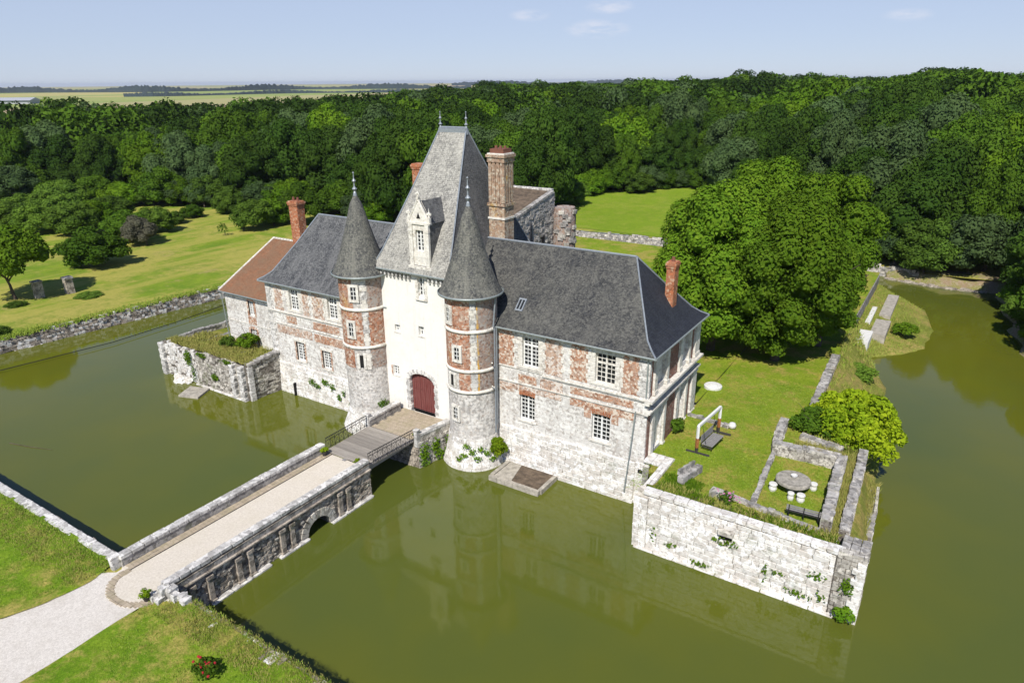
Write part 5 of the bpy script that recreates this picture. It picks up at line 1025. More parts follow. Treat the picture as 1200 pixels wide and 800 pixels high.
# timber span with railings
sp = thing('wooden_footbridge', 'grey plank span with wrought iron railings between the stone bridge and gate', 'footbridge', (0, -6.6, 2.2))
P0, P1 = -8.85, -4.35; npk = 22
for k in range(npk):
    a = P0 + (P1 - P0) * k / npk; w = (P1 - P0) / npk; x0 = -2.0 - .05 * k / npk; x1 = 2.15 + .35 * k / npk
    m = MB(); j = random.uniform(-.008, .008); m.box(x0, x1, a + .008, a + w - .008, 2.13, 2.2 + j); m.build('plank', 'deck', sp)
for x in (-1.7, 0, 1.9): m = MB(); m.box(x - .15, x + .15, P0 - .2, P1 + .2, 1.75, 2.13); m.build('beam', 'greywood', sp)
def railing(pa, pb, name='railing'):
    a = Vector(pa); b = Vector(pb); L = (b - a).length; d = (b - a) / L; m = MB(); z = Vector((0, 0, 1))
    for h in (.12, .72, .95): m.tube(a + z * h, b + z * h, .022 if h < .9 else .032, n=6)
    n = int(L / .42)
    for k in range(n + 1): p = a + d * (L * k / n); m.tube(p, p + z * .95, .018, n=5)
    for k in range(n):
        p = a + d * (L * k / n); q = a + d * (L * (k + 1) / n); m.tube(p + z * .14, q + z * .7, .011, n=4); m.tube(q + z * .14, p + z * .7, .011, n=4); c = (p + q) / 2 + z * .83
        pts = [c + d * .09 * math.cos(t_) + z * .09 * math.sin(t_) for t_ in np.linspace(0, 2 * math.pi, 9)]
        for i in range(8): m.tube(pts[i], pts[i + 1], .01, n=4, cap=False)
    o = m.build(name, 'iron', sp)
railing((-1.98, P0 + .1, 2.2), (-2.05, P1, 2.2)); railing((2.15, P0 + .1, 2.2), (2.5, P1, 2.2))
ab = thing('bridge_abutment', 'ivy spotted stone abutment with low parapets in front of the red gate', 'abutment', (0, -2.4, 0))
mb = MB(); mb.prism([(-2.3, P1), (2.85, P1), (3.5, -.9), (-2.3, -.9)], -1.5, 2.16); mb.prism([(-2.3, -.9), (3.2, -.9), (3.2, -.44), (-2.3, -.44)], 1.0, 2.16); mb.build('abutment_core', 'core', ab)
d_ = Vector((.65, 3.45, 0)).normalized(); FA = frame(2.85, P1, d_.x, d_.y, d_.y, -d_.x); rubble('rubble', ab, FA, 0, 3.3, -.4, 2.1, .36, 'rubble_pale', depth=.2); rubble('rubble', ab, frame(0, P1, 1, 0, 0, -1), -2.3, 2.9, -.4, 1.7, .36, 'rubble', depth=.2)
for j in range(9):
    for k in range(11):
        a = -1.85 + k * .4 + (.2 if j % 2 else 0); v = P1 + .1 + j * .42; 
        if a < 2.45 + j * .05: block_obj('paving_stone', 'paving', ab, frame(0, 0, 1, 0, 0, 1), a + .2, v + .2, 2.17 + random.uniform(-.006, .006), .385, .405, .06, rough=.015)
for k in range(6): block_obj('coping_stone', 'coping', ab, FA, .3 + k * .55, -.2, 2.68, .53, .45, .22); block_obj('parapet_stone', 'rubble_pale', ab, FA, .3 + k * .55, -.2, 2.36, .55, .36, .44)
FAL = frame(-2.3, P1, 0, 1, -1, 0)
for k in range(6): block_obj('coping_stone', 'coping', ab, FAL, .3 + k * .6, -.2, 2.78, .58, .5, .2); block_obj('parapet_stone', 'block_grey', ab, FAL, .3 + k * .6, -.2, 2.4, .6, .4, .55)
for x in (-2.1, 2.75): m = MB(); m.box(x - .15, x + .15, P1 - .12, P1 + .18, 1.8, 3.1); m.box(x - .19, x + .19, P1 - .16, P1 + .22, 3.1, 3.2); m.build('gate_post', 'coping', ab)

# ---------------------------------------------------------------- floating and landing slabs
ls = thing('landing_slab', 'weedy stone landing in the moat at the foot of the right wing', 'landing', (10.3, -1.6, .2))
mb = MB(); mb.prism([(8.2, -2.7), (12.2, -2.85), (12.2, -.3), (8.2, -.3)], -1, .28); mb.build('slab_top', 'dirt', ls)
for a, b, v0, v1, nn in ((8.15, 12.3, -2.95, -2.65, 6), (8.1, 8.4, -2.6, -.4, 1), (12.1, 12.4, -2.6, -.4, 1)):
    for k in range(nn): w = (b - a) / nn; m = MB(); m.box(a + k * w + .01, a + (k + 1) * w - .01, v0, v1, -.8, .36, jit=.01); m.build('edge_stone', 'concrete', ls)
m = MB(); m.prism([(8.45, -2.62), (9.9, -2.62), (9.4, -.4), (8.45, -.4)], .2, .33); m.build('paving_slab', 'concrete', ls)
ra = thing('landing_slab', 'square beige slab floating at the foot of the left bastion', 'landing', (-23.7, -5.1, .1))
c4 = [(-24.2, -6.35), (-22.2, -5.7), (-23.1, -3.85), (-25.1, -4.5)]
mb = MB(); mb.prism(c4, -.4, .14); mb.build('slab_body', 'concrete', ra)
for k in range(5):
    a, b = lerp(c4[0], c4[3], (k + .04) / 5), lerp(c4[0], c4[3], (k + .96) / 5); c, d = lerp(c4[1], c4[2], (k + .96) / 5), lerp(c4[1], c4[2], (k + .04) / 5); m = MB(); m.prism([a, d, c, b], .13, .17 + random.uniform(0, .01)); m.build('board', 'concrete', ra)
# ruined outbuilding behind
ru = thing('ruined_building', 'roofless grey ruin with a flat brown top behind the tall chimney', 'ruin', (-3, 16, 3))
mb = MB(); N = 8; RU0 = 1.2; zt = lambda v: 15.9 + (v - 11.8) * .22
mb.hexa([(-9, 11.8, 2), (RU0, 11.8, 2), (RU0, 18.6, 2), (-9, 18.6, 2), (-9, 11.8, 16.0), (RU0, 11.8, 15.9), (RU0, 18.6, 17.3), (-9, 18.6, 17.5)]); mb.build('wall', 'ashlar_grey', ru)
FRU = frame(RU0, 0, 0, 1, 1, 0)
rubble('rubble', ru, FRU, 11.8, 18.6, 10.5, 17.2, .4, 'block_grey', top=lambda s: 15.9 + (s - 11.8) * .2, depth=.2, dens=.8)
for s_, wz in ((12.6, 14.9), (14.2, 15.3)):
    m = MB(); a = [FRU(s_ - .65, .05, 10), FRU(s_ + .65, .05, 10), FRU(s_, .05, wz)]; b = [p + Vector((.12, 0, 0)) for p in a]; m.face(b); m.face([a[1], b[1], b[2], a[2]]); m.face([b[0], a[0], a[2], b[2]]); m.build('roof_scar', 'slate_hip', ru)
m = MB(); m.fbox(FRU, 16.2, 16.65, -.1, .09, 12.2, 13.6); m.build('window_opening', 'dark', ru)
m = MB(); m.hexa([(-8.8, 12, 16.02), (RU0 - .3, 12, 15.95), (RU0 - .3, 18.3, 17.3), (-8.8, 18.3, 17.5), (-8.8, 12, 16.1), (RU0 - .3, 12, 16.05), (RU0 - .3, 18.3, 17.4), (-8.8, 18.3, 17.6)]); m.build('roof_top', 'dirt', ru)
for k in range(12): block_obj('capstone', 'block_grey', ru, FRU, 12 + k * .55, -.15, zt(12 + k * .55) + .05, .52, .5, .22, -.2)
for k in range(14): block_obj('capstone', 'coping', ru, frame(0, 18.5, 1, 0, 0, 1), -6.4 + k * .55, 0, 17.5, .53, .4, .22, rough=.06)
ru2 = thing('ruined_tower', 'broken grey and reddish masonry stump at the right end of the ruin', 'ruin', (2.2, 19.3, 3))
mb = MB(); mb.lathe(1.9, 19.3, [(1.1, 2), (1.1, 15.2), (1.0, 15.9), (0, 15.8)], n=14, sm=False); mb.build('wall', 'brick_tower_grey', ru2)
for k in range(34): a = math.radians(random.uniform(-110, 10)); F = frame(1.9 + 1.1 * math.cos(a), 19.3 + 1.1 * math.sin(a), -math.sin(a), math.cos(a), math.cos(a), math.sin(a)); block_obj('stone', 'rubble_pale' if k % 2 else 'block_grey', ru2, F, 0, -.05, random.uniform(11, 15.6), .5, .3, .35, rough=.09)

# ---------------------------------------------------------------- garden furniture
tb = thing('stone_table', 'round mottled millstone table on the small walled lawn', 'table', (27.75, 1.6, GZ))
m = MB(); m.lathe(27.75, 1.6, [(.36, GZ - .05), (.3, GZ + .55)], n=14); m.build('pedestal', 'tablestone', tb)
m = MB(); m.lathe(27.75, 1.6, [(0, GZ + .52), (.98, GZ + .54), (1.03, GZ + .6), (1.02, GZ + .74), (.96, GZ + .79), (0, GZ + .8)], n=30); m.build('table_top', 'tablestone', tb)
st_ = [((27.12, 2.55), 'white stone stool behind the round table'), ((26.75, .95), 'white stone stool left of the round table'), ((28.85, 2.25), 'white stone stool right of the round table'), ((28.45, .55), 'white stone stool in front of the round table at its right'), ((27.9, .45), 'small white stone stool tucked under the front edge of the round table')]
for (x, y), lb in st_:
    o = thing('stone_stool', lb, 'stool', (x, y, GZ), 'stools round the stone table'); m = MB(); s_ = random.uniform(.9, 1.05) * (.75 if 'small' in lb else 1); m.lathe(x, y, [(.2 * s_, GZ - .03), (.24 * s_, GZ + .12), (.2 * s_, GZ + .3), (.26 * s_, GZ + .4), (.24 * s_, GZ + .46), (0, GZ + .48)], n=10); m.build('stool_body', 'whitestone', o)
bo = thing('stone_pot', 'pale stone bowl standing on the round table', 'bowl', (27.75, 1.7, GZ + .8)); m = MB(); m.lathe(27.75, 1.7, [(.1, GZ + .8), (.16, GZ + .88), (.2, GZ + .98), (.15, GZ + .98), (.0, GZ + .9)], n=12); m.build('bowl', 'whitestone', bo)
be = thing('garden_bench', 'dark slatted bench along the front of the walled plot', 'bench', (28.9, -1.1, GZ)); bd = Vector((.995, .06, 0)).normalized(); FBE = frame(28.05, -1.55, bd.x, bd.y, -bd.y, bd.x)
for k in range(4): m = MB(); m.fbox(FBE, 0, 1.85, .02 + k * .11, .1 + k * .11, GZ + .42, GZ + .46); m.build('seat_slat', 'darkwood', be)
for k in range(3): m = MB(); m.fbox(FBE, 0, 1.85, -.04, -.01, GZ + .55 + k * .12, GZ + .63 + k * .12); m.build('back_slat', 'greywood', be)
for s_ in (.12, .92, 1.7):
    for d in (.03, .38): m = MB(); m.fbox(FBE, s_, s_ + .06, d, d + .05, GZ - .05, GZ + .42); m.build('leg', 'iron', be)
    m = MB(); m.fbox(FBE, s_, s_ + .05, -.08, -.04, GZ + .3, GZ + .9); m.build('back_post', 'iron', be)
# swing seat
sw = thing('swing_seat', 'wooden swing seat with a white top beam on the lawn beside the right wing', 'swing', (21.4, 4.6, GZ))
A_ = Vector((21.3, 2.8, GZ)); B_ = Vector((21.65, 6.5, GZ)); z_ = Vector((0, 0, 1)); H_ = 2.05
def beam(a, b, w, mt, nm, parent=sw):
    a = Vector(a); b = Vector(b); d = (b - a).normalized(); x = d.orthogonal().normalized() if abs(d.z) > .9 else d.cross(z_).normalized(); y = d.cross(x); m = MB(); c = [a + x * w + y * w, a - x * w + y * w, a - x * w - y * w, a + x * w - y * w]; e = [p + (b - a) for p in c]; m.hexa(c + e); return m.build(nm, mt, parent)
beam(A_ + z_ * H_, B_ + z_ * H_, .08, 'whitewood', 'top_beam')
for P in (A_, B_):
    beam(P + z_ * 1.15, P + z_ * H_, .075, 'whitewood', 'upper_post'); beam(P + z_ * .45, P + z_ * 1.15, .085, 'rust', 'post'); beam(P, P + z_ * .45, .07, 'darkwood', 'lower_post')
    beam(P + Vector((-.7, 0, .05)), P + Vector((.9, 0, .05)), .07, 'darkwood', 'foot')
d = (B_ - A_).normalized(); n_ = Vector((d.y, -d.x, 0)); c0 = A_ + d * .55 + n_ * .1
for k in range(6): m = MB(); P = [c0 + n_ * (.13 * k), c0 + n_ * (.13 * k + .11), c0 + d * 2.0 + n_ * (.13 * k + .11), c0 + d * 2.0 + n_ * (.13 * k)]; m.hexa([p + z_ * .5 for p in P] + [p + z_ * .54 for p in P]); m.build('seat_slat', 'greywood', sw)
for k in range(5): m = MB(); P = [c0 - n_ * .08, c0 - n_ * .04, c0 + d * 2.0 - n_ * .04, c0 + d * 2.0 - n_ * .08]; m.hexa([p + z_ * (.6 + k * .11) for p in P] + [p + z_ * (.68 + k * .11) for p in P]); m.build('back_slat', 'greywood', sw)
for s_ in (.05, 1.95): beam(c0 + d * s_ + n_ * .75 + z_ * .35, c0 + d * s_ - n_ * .05 + z_ * .35, .03, 'darkwood', 'seat_frame'); beam(c0 + d * s_ + n_ * .3 + z_ * .5, A_ + d * (.55 + s_) + z_ * H_, .012, 'iron', 'hanger')
wc = thing('well_cover', 'round white stone cap lying on the lawn near the big trees', 'well cover', (18.9, 14.0, GZ)); m = MB(); m.lathe(18.9, 14.0, [(.72, GZ - .05), (.72, GZ + .2), (.62, GZ + .26), (.36, GZ + .26), (.34, GZ + .34), (.0, GZ + .36)], n=24); m.build('cap', 'whitestone', wc)
bb = thing('garden_stone', 'small white stone ball on the grass right of the swing seat', 'stone ball', (22.3, 7.7, GZ)); m = MB(); m.lathe(22.3, 7.7, [(.12, GZ), (.24, GZ + .1), (.28, GZ + .25), (.2, GZ + .42), (0, GZ + .48)], n=12); m.build('ball', 'whitestone', bb)
sb = thing('stone_bench', 'old grey stone slab seat in the corner beside the white platform', 'bench', (21.9, -.6, GZ)); FSB = frame(21.7, -1.5, .25, .968, .968, -.25)
for k in range(4): block_obj('slab', 'block_grey', sb, FSB, .3 + k * .55, 0, GZ + .28, .53, .42, .5, rough=.05)
for k in range(3): block_obj('slab', 'block_grey', sb, FSB, .5 + k * .6, -.28, GZ + .62, .55, .16, .4, .1, rough=.05)
gs = thing('stone_trough', 'grey stone trough beside the pink flowers on the garden border', 'trough', (24.4, -1.4, GZ)); FGS = frame(23.7, -1.55, .99, -.1, .1, .99)
m = MB(); m.fbox(FGS, 0, 1.3, -.3, .3, GZ, GZ + .3); m.fbox(FGS, 0, 1.3, .22, .3, GZ + .3, GZ + .42); m.fbox(FGS, 0, 1.3, -.3, -.22, GZ + .3, GZ + .42); m.fbox(FGS, 0, .08, -.22, .22, GZ + .3, GZ + .42); m.fbox(FGS, 1.22, 1.3, -.22, .22, GZ + .3, GZ + .42); m.build('trough_body', 'block_grey', gs)
# stone jetty behind the big trees
jt = thing('stone_jetty', 'pale slab jetty and steps on the shore behind the big tree', 'jetty', (27.6, 48, 1))
for k, (x, y, w, l, z) in enumerate(((27.2, 38.8, 1.3, 4.2, 1.75), (28.3, 43.2, 1.5, 5.6, 1.62), (26.9, 47.3, .5, 6.5, 1.7), (28.2, 53.0, 1.2, 9.5, 1.5))):
    m = MB(); m.box(x - w / 2, x + w / 2, y - l / 2, y + l / 2, -.8, z); m.build('slab', 'whitestone' if k % 2 == 0 else 'concrete', jt)
# gate posts on the lawn, far left
for (x, y), lb in (((-63.6, .3), 'short weathered stone gate post nearest the small tree on the far lawn'), ((-62.3, 3.4), 'short weathered stone gate post farther right on the far lawn')):
    gpst = thing('gate_post', lb, 'post', (x, y, 1.5), 'stone posts on the left lawn'); m = MB(); m.box(x - .45, x + .45, y - .45, y + .45, 1.3, 3.6, jit=.05); m.build('post_shaft', 'rubble', gpst); m = MB(); m.box(x - .55, x + .55, y - .55, y + .55, 3.6, 3.8, jit=.04); m.build('post_cap', 'block_grey', gpst)
ow = thing('old_wall', 'low pale ruined wall at the edge of the wood beyond the orchard', 'wall', (-119, 60, 1.5)); rubble('rubble', ow, frame(-123, 57, .8, .6, .6, -.8), 0, 11, 1.2, 3.4, .7, 'rubble_pale', depth=.8)
wh = thing('warehouse', 'long low farm shed with a pale roof far off at the left edge', 'shed', (-1170, 480, 0))
dd_ = Vector((.841, .541, 0)); nn_ = Vector((-.541, .841, 0)); c_ = Vector((-1165, 478, 0))
for nm, mt, e, z0, z1, rg in (('wall', 'farwhite', 0, 0, 6, 0), ('roof', 'farwhite', 2, 6, 6.2, 4)):
    m = MB(); a, b, c, d = (c_ + dd_ * sx * (26 + e) + nn_ * sy * (12 + e) for sx, sy in ((-1, -1), (1, -1), (1, 1), (-1, 1)))
    if rg: r0, r1 = (a + d) / 2 + z_ * (z1 + rg), (b + c) / 2 + z_ * (z1 + rg); A4 = [p + z_ * z1 for p in (a, b, c, d)]; m.face([A4[0], A4[1], r1, r0]); m.face([A4[2], A4[3], r0, r1]); m.face([A4[1], A4[2], r1]); m.face([A4[3], A4[0], r0])
    else: m.hexa([p + z_ * z0 for p in (a, b, c, d)] + [p + z_ * z1 for p in (a, b, c, d)])
    m.build(nm, mt, wh)
cbl = MB(); pts = [Vector((-50.5, -22, .45)), Vector((-44.6, -12.4, .3)), Vector((-43.1, -2, .25)), Vector((-43.4, 6, .25)), Vector((-44, 12.9, .4)), Vector((-45, 24, .6))]
for i in range(5): cbl.tube(pts[i], pts[i + 1], .045, n=5, cap=False)
tag(cbl.build('cable', 'iron'), 'thin dark cable strung low over the left arm of the moat', 'cable')
tw_ = MB(); tw_.tube((-27.7, -18.9, .02), (-25.5, -18.3, .03), .04, .03, 5); tw_.tube((-25.5, -18.3, .03), (-23.6, -17.6, .02), .03, .015, 5); tag(tw_.build('branch', 'trunk'), 'thin bare branch floating on the moat at the left', 'branch')

# ---------------------------------------------------------------- vegetation
def np_mesh(name, V_, F4, mats, mi=None, smooth=False):
    me = bpy.data.meshes.new(name); me.vertices.add(len(V_)); me.vertices.foreach_set('co', np.asarray(V_, np.float32).ravel())
    n = len(F4); k = F4.shape[1]; me.loops.add(n * k); me.loops.foreach_set('vertex_index', F4.astype(np.int32).ravel()); me.polygons.add(n)
    me.polygons.foreach_set('loop_start', np.arange(0, n * k, k, dtype=np.int32)); me.polygons.foreach_set('loop_total', np.full(n, k, np.int32))
    if mi is not None: me.polygons.foreach_set('material_index', mi)
    if smooth: me.polygons.foreach_set('use_smooth', [True] * n)
    for m in mats: me.materials.append(M[m])
    me.update(calc_edges=True); return me
def unit(v): return v / np.maximum(np.linalg.norm(v, axis=-1, keepdims=True), 1e-9)
def lobes_for(rng, rx, ry, rz, nl, lr, low=-.35):
    c = []; i = 0; off = rng.random() * 6
    for k in range(nl):
        z = 1 - (1 - low) * (k + .5) / nl; a = off + k * 2.39996 + rng.normal() * .25; q = math.sqrt(max(0, 1 - z * z)); m = .72 + .12 * rng.random()
        c.append((rx * q * math.cos(a) * m, ry * q * math.sin(a) * m, rz * z * m, lr * (.75 + .5 * rng.random())))
    c.append((0, 0, 0, min(rx, ry, rz) * .75)); return np.array(c)
def leaves_on(rng, lob, n, size, low=-.5, jit=.55, down=.0, hole=0.0):
    w = lob[:, 3] ** 2; idx = rng.choice(len(lob), n * 2, p=w / w.sum()); d = unit(rng.normal(size=(n * 2, 3))); d[:, 2] = np.where(d[:, 2] < low, -d[:, 2], d[:, 2])
    rr = lob[idx, 3] * (0.86 + .22 * rng.random(n * 2)); p = lob[idx, :3] + d * rr[:, None]
    keep = np.ones(len(p), bool)
    for l in lob: keep &= ~((np.linalg.norm(p - l[:3], axis=1) < l[3] * .84))
    p, d = p[keep][:n], d[keep][:n]
    nrm = unit(d + rng.normal(size=d.shape) * jit + np.array([0, 0, .25])); t = unit(np.cross(nrm, rng.normal(size=nrm.shape))); b = np.cross(nrm, t)
    s = size * (.6 + .8 * rng.random(len(p)))[:, None]; droop = nrm * s * .18
    V_ = np.stack([p - t * s * .62 - droop, p - b * s * .42, p + t * s * .62 - droop, p + b * s * .42], 1).reshape(-1, 3); F_ = np.arange(len(p) * 4).reshape(-1, 4); return V_, F_
def ico():
    import bmesh
    bm = bmesh.new(); bmesh.ops.create_icosphere(bm, subdivisions=1, radius=1); V_ = np.array([v.co[:] for v in bm.verts]); F_ = np.array([[v.index for v in f.verts] for f in bm.faces]); bm.free(); return V_, F_
ICO = ico()
def crown(name, rng, R, nl, lr, nleaf, size, leaf, low=-.35, core=.84, zc=0.0, inner='leaf_dark', jit=.55):
    lob = lobes_for(rng, *R, nl, lr, low); V1, F1 = leaves_on(rng, lob, nleaf, size, jit=jit)
    Vc = []; Fc = []; k = 0
    for l in lob: Vc.append(ICO[0] * l[3] * core * (1 + rng.normal(size=(len(ICO[0]), 1)) * .04) + l[:3]); Fc.append(ICO[1] + k); k += len(ICO[0])
    Vc = np.concatenate(Vc); Fc = np.concatenate(Fc); Fc = np.concatenate([Fc, Fc[:, 2:3]], 1)
    # triangles stored apart from quads: split each core triangle as its own 4-gon is invalid, so build two meshes and join by arrays
    V_ = np.concatenate([V1, Vc]); V_[:, 2] += zc
    nq = len(F1); tri = Fc[:, :3] + len(V1); me = bpy.data.meshes.new(name); me.vertices.add(len(V_)); me.vertices.foreach_set('co', V_.astype(np.float32).ravel())
    li = np.concatenate([F1.ravel(), tri.ravel()]).astype(np.int32); me.loops.add(len(li)); me.loops.foreach_set('vertex_index', li); me.polygons.add(nq + len(tri))
    me.polygons.foreach_set('loop_start', np.concatenate([np.arange(nq) * 4, nq * 4 + np.arange(len(tri)) * 3]).astype(np.int32)); me.polygons.foreach_set('loop_total', np.concatenate([np.full(nq, 4), np.full(len(tri), 3)]).astype(np.int32))
    me.polygons.foreach_set('material_index', np.concatenate([np.zeros(nq), np.ones(len(tri))]).astype(np.int32)); me.materials.append(M[leaf]); me.materials.append(M[leaf]); me.update(calc_edges=True); return me
def trunk_mesh(name, rng, h, r, spread=2.0, nb=6):
    mb = MB(); p = Vector((0, 0, -.4)); pts = [p]; 
    for k in range(3): p = p + Vector((rng.normal() * .15, rng.normal() * .15, h / 3 + .13)); pts.append(p)
    for k in range(3): mb.tube(pts[k], pts[k + 1], r * (1.15 - .22 * k), r * (1.15 - .22 * (k + 1)), 8, cap=False)
    for k in range(nb):
        a = 2 * math.pi * (k + rng.random() * .5) / nb; b = pts[2] + (pts[3] - pts[2]) * (.3 + .7 * k / nb); e = b + Vector((math.cos(a) * spread * .55, math.sin(a) * spread * .55, spread * .55)); mb.tube(b, e, r * .45, r * .25, 6, cap=False); mb.tube(e, e + Vector((math.cos(a) * spread * .5, math.sin(a) * spread * .5, spread * .4)), r * .25, r * .1, 5, cap=False)
    me = bpy.data.meshes.new(name); me.from_pydata(mb.v, [], mb.f); me.polygons.foreach_set('use_smooth', [True] * len(mb.f)); me.materials.append(M['trunk']); me.update(); return me
def place_tree(name, label, cat, cm, tm, loc, sc=(1, 1, 1), rot=0, group=None, ht=0):
    t = thing(name, label, cat, loc, group); t.rotation_euler = (0, 0, rot); t.scale = sc
    c = bpy.data.objects.new('crown', cm); COL.objects.link(c); c.parent = t
    if tm is not None: k = bpy.data.objects.new('trunk', tm); COL.objects.link(k); k.parent = t
    return t
def pix(x, y, z):
    v = Vector((x, y, z)) - CAMP; c = v.dot(cw); return (600 + 815 * v.dot(cr) / c, 400 - 815 * v.dot(cu) / c, c) if c > 1 else (-9999, 0, c)
rg = np.random.default_rng(11)
# lime trees on the garden lawn
lm_t = trunk_mesh('trunk', rg, 6, .38, 3, 7)
for k, (x, y, rx, top, lb) in enumerate(((16.0, 22.3, 5.6, 17.6, 'huge dense lime tree at the back of the garden, front left one of the group'), (21.7, 22.8, 5.1, 17.6, 'huge dense lime tree with the crown that overhangs the shore wall at right'), (17.3, 33.0, 5.6, 18.8, 'tall lime tree rising behind the front left lime tree'), (22.6, 33.5, 4.9, 18.9, 'tall lime tree rising behind the front right lime tree'), (13.4, 30.5, 3.9, 14.5, 'lower lime tree at the left back of the group showing past the house chimney'), (24.2, 28.5, 3.3, 13.0, 'lower lime tree on the shore side of the group'))):
    rz = (top - GZ) / 2 + .3; cm = crown('crown', rg, (rx, rx, rz), 46 if rx > 5 else 30, 1.85 * rx / 6, int(30000 * (rx / 6) ** 2), .235, 'leaf_lime', low=-.95, zc=.25 + rz, jit=.32, core=.84)
    place_tree('lime_tree', lb, 'tree', cm, lm_t, (x, y, GZ))
# bright bush and shrubs in the garden
bt_ = trunk_mesh('trunk', rg, 1.2, .1, 1.5, 5)
place_tree('yellow_green_bush', 'loose bright yellow green bush leaning over the water at the right shore', 'bush', crown('crown', rg, (3.3, 3.5, 2.4), 34, .8, 8000, .26, 'leaf_yellow', low=-.5, zc=2.2, core=.5, jit=.9), bt_, (29.7, 12.4, 1.3))
place_tree('shrub', 'small dark green shrub left of the bright yellow green bush', 'shrub', crown('crown', rg, (1.3, 1.3, 1.1), 9, .6, 1200, .2, 'leaf_mid', zc=1.1, core=.8), bt_, (27.3, 10.4, 2.9), (1, 1, .9))
place_tree('shrub', 'green shrub growing on the grassy bastion against the small tiled house', 'shrub', crown('crown', rg, (1.3, .8, .9), 9, .45, 1300, .15, 'leaf_bright', zc=.7, core=.75), bt_, (-21.6, -.1, GZ), (1, 1, .8))
place_tree('shrub', 'small reddish green shrub in front on the bastion grass', 'shrub', crown('crown', rg, (.9, .6, .5), 7, .32, 500, .13, 'leaf_hedge', zc=.4, core=.7), None, (-23.2, -1.0, GZ))
place_tree('climbing_plant', 'fresh green plant growing between the right tower and the landing slab', 'plant', crown('crown', rg, (.45, .4, 1.1), 9, .35, 700, .16, 'leaf_yellow', zc=1.1, core=.7), None, (7.75, -1.0, .3))
place_tree('shrub', 'small round shrub at the foot of the shaded end wall', 'shrub', crown('crown', rg, (.35, .4, .5), 6, .28, 400, .12, 'leaf_mid', zc=.5, core=.8), None, (19.15, 5.0, GZ))
place_tree('shrub', 'small green tuft at the waterline of the corner buttress', 'plant', crown('crown', rg, (.5, .3, .4), 6, .25, 350, .13, 'leaf_bright', zc=.35, core=.6), None, (32.0, -4.6, .1))
for k, (x, y, w, h, lb) in enumerate(((28.6, 16.5, 2.6, 1.6, 'low green shrub on the shore slope just behind the yellow green bush'), (28.9, 21, 2.4, 1.4, 'low shrub half way along the shore slope'), (28.2, 27.5, 2.8, 1.7, 'shrub on the shore slope beside the lime trees'), (30.6, 44.5, 2.6, 1.3, 'reedy bush on the grassy spit of the island'))):
    place_tree('shore_shrub', lb, 'shrub', crown('crown', rg, (.5, .5, .42), 12, .18, 1400, .07, 'leaf_bright' if k % 2 else 'leaf_hedge', zc=.35, core=.75), None, (x, y, 1.2 if x < 30 else .9), (w, w, h))
# overhanging trees at the right edge
ov_t = trunk_mesh('trunk', rg, 3, .25, 2, 5)
for k, (x, y, r, h, z, lb) in enumerate(((44.0, 51.5, 3.8, 7.5, .6, 'low tree overhanging the moat at the right edge of the picture'), (46.5, 46.0, 4.5, 9, 1, 'dark tree cut off by the right picture edge beside the moat'), (48, 57, 5.5, 12, 1.5, 'tall tree on the right bank behind the low overhanging one'))):
    place_tree('bank_tree', lb, 'tree', crown('crown', rg, (r, r, h * .42), 26, r * .3, 6000, .36, 'leaf_mid', low=-.8, zc=h * .5, core=.8), ov_t, (x, y, z))
# orchard and bushes on the left lawn
PR = {}
for key, leaf in (('h', 'leaf_hedge'), ('m', 'leaf_mid'), ('b', 'leaf_bright'), ('g', 'leaf_grey'), ('p', 'leaf_purple')):
    PR[key] = [crown('crown', rg, (.5, .5, .46), 17, .17, 4200, .036, leaf, low=-.7, zc=.5, core=.82, jit=.65) for _ in range(2)]
PR['s'] = [crown('crown', rg, (.5, .5, .45), 7, .17, 200, .09, 'leaf_mid', zc=.55, core=.3)]
bs_t = trunk_mesh('trunk', rg, .35, .03, .2, 4)
orch = [('h',-121.0,22.3,12.6,7.1),('h',-109.1,21.7,11.7,8.2),('h',-102.6,23.8,11.3,8.3),('b',-105.4,29.5,9.8,7.4),('h',-109.2,35.4,10.2,7.3),('m',-74.0,13.2,11.7,8.0),('m',-86.5,25.0,10.3,7.9),('p',-82.5,25.0,7.4,7.0),('h',-90.3,32.8,9.0,6.9),('h',-95.6,39.2,6.9,3.8),('b',-123.2,46.1,9.9,7.6),('g',-119.5,50.8,9.0,8.1),('b',-113.3,53.1,9.6,8.7),('g',-111.7,58.0,8.8,6.6),('h',-95.6,52.2,8.4,7.2),('h',-77.2,44.2,10.5,8.0),('b',-78.2,49.4,10.8,7.2),('s',-77.1,37.1,2.4,3.6),('h',-53.0,-9.3,4.2,1.8),('m',-73.4,52.2,10.6,10.6),('h',-62.4,-3.0,3.2,1.4),('g',-148.0,34.4,14.8,12.4),('h',-132.3,36.9,13.8,9.2),('b',-133.9,45.2,11.8,8.5),('h',-58.9,4.0,4.5,1.3),('h',-127,27,12,7.5),('h',-118,29,12,8),('m',-98,45,6,4)]
OL = {'h': 'leafy', 'm': 'dark green', 'b': 'bright green', 'g': 'grey green', 'p': 'dull purple leaved', 's': 'thin young'}
cnt = {}
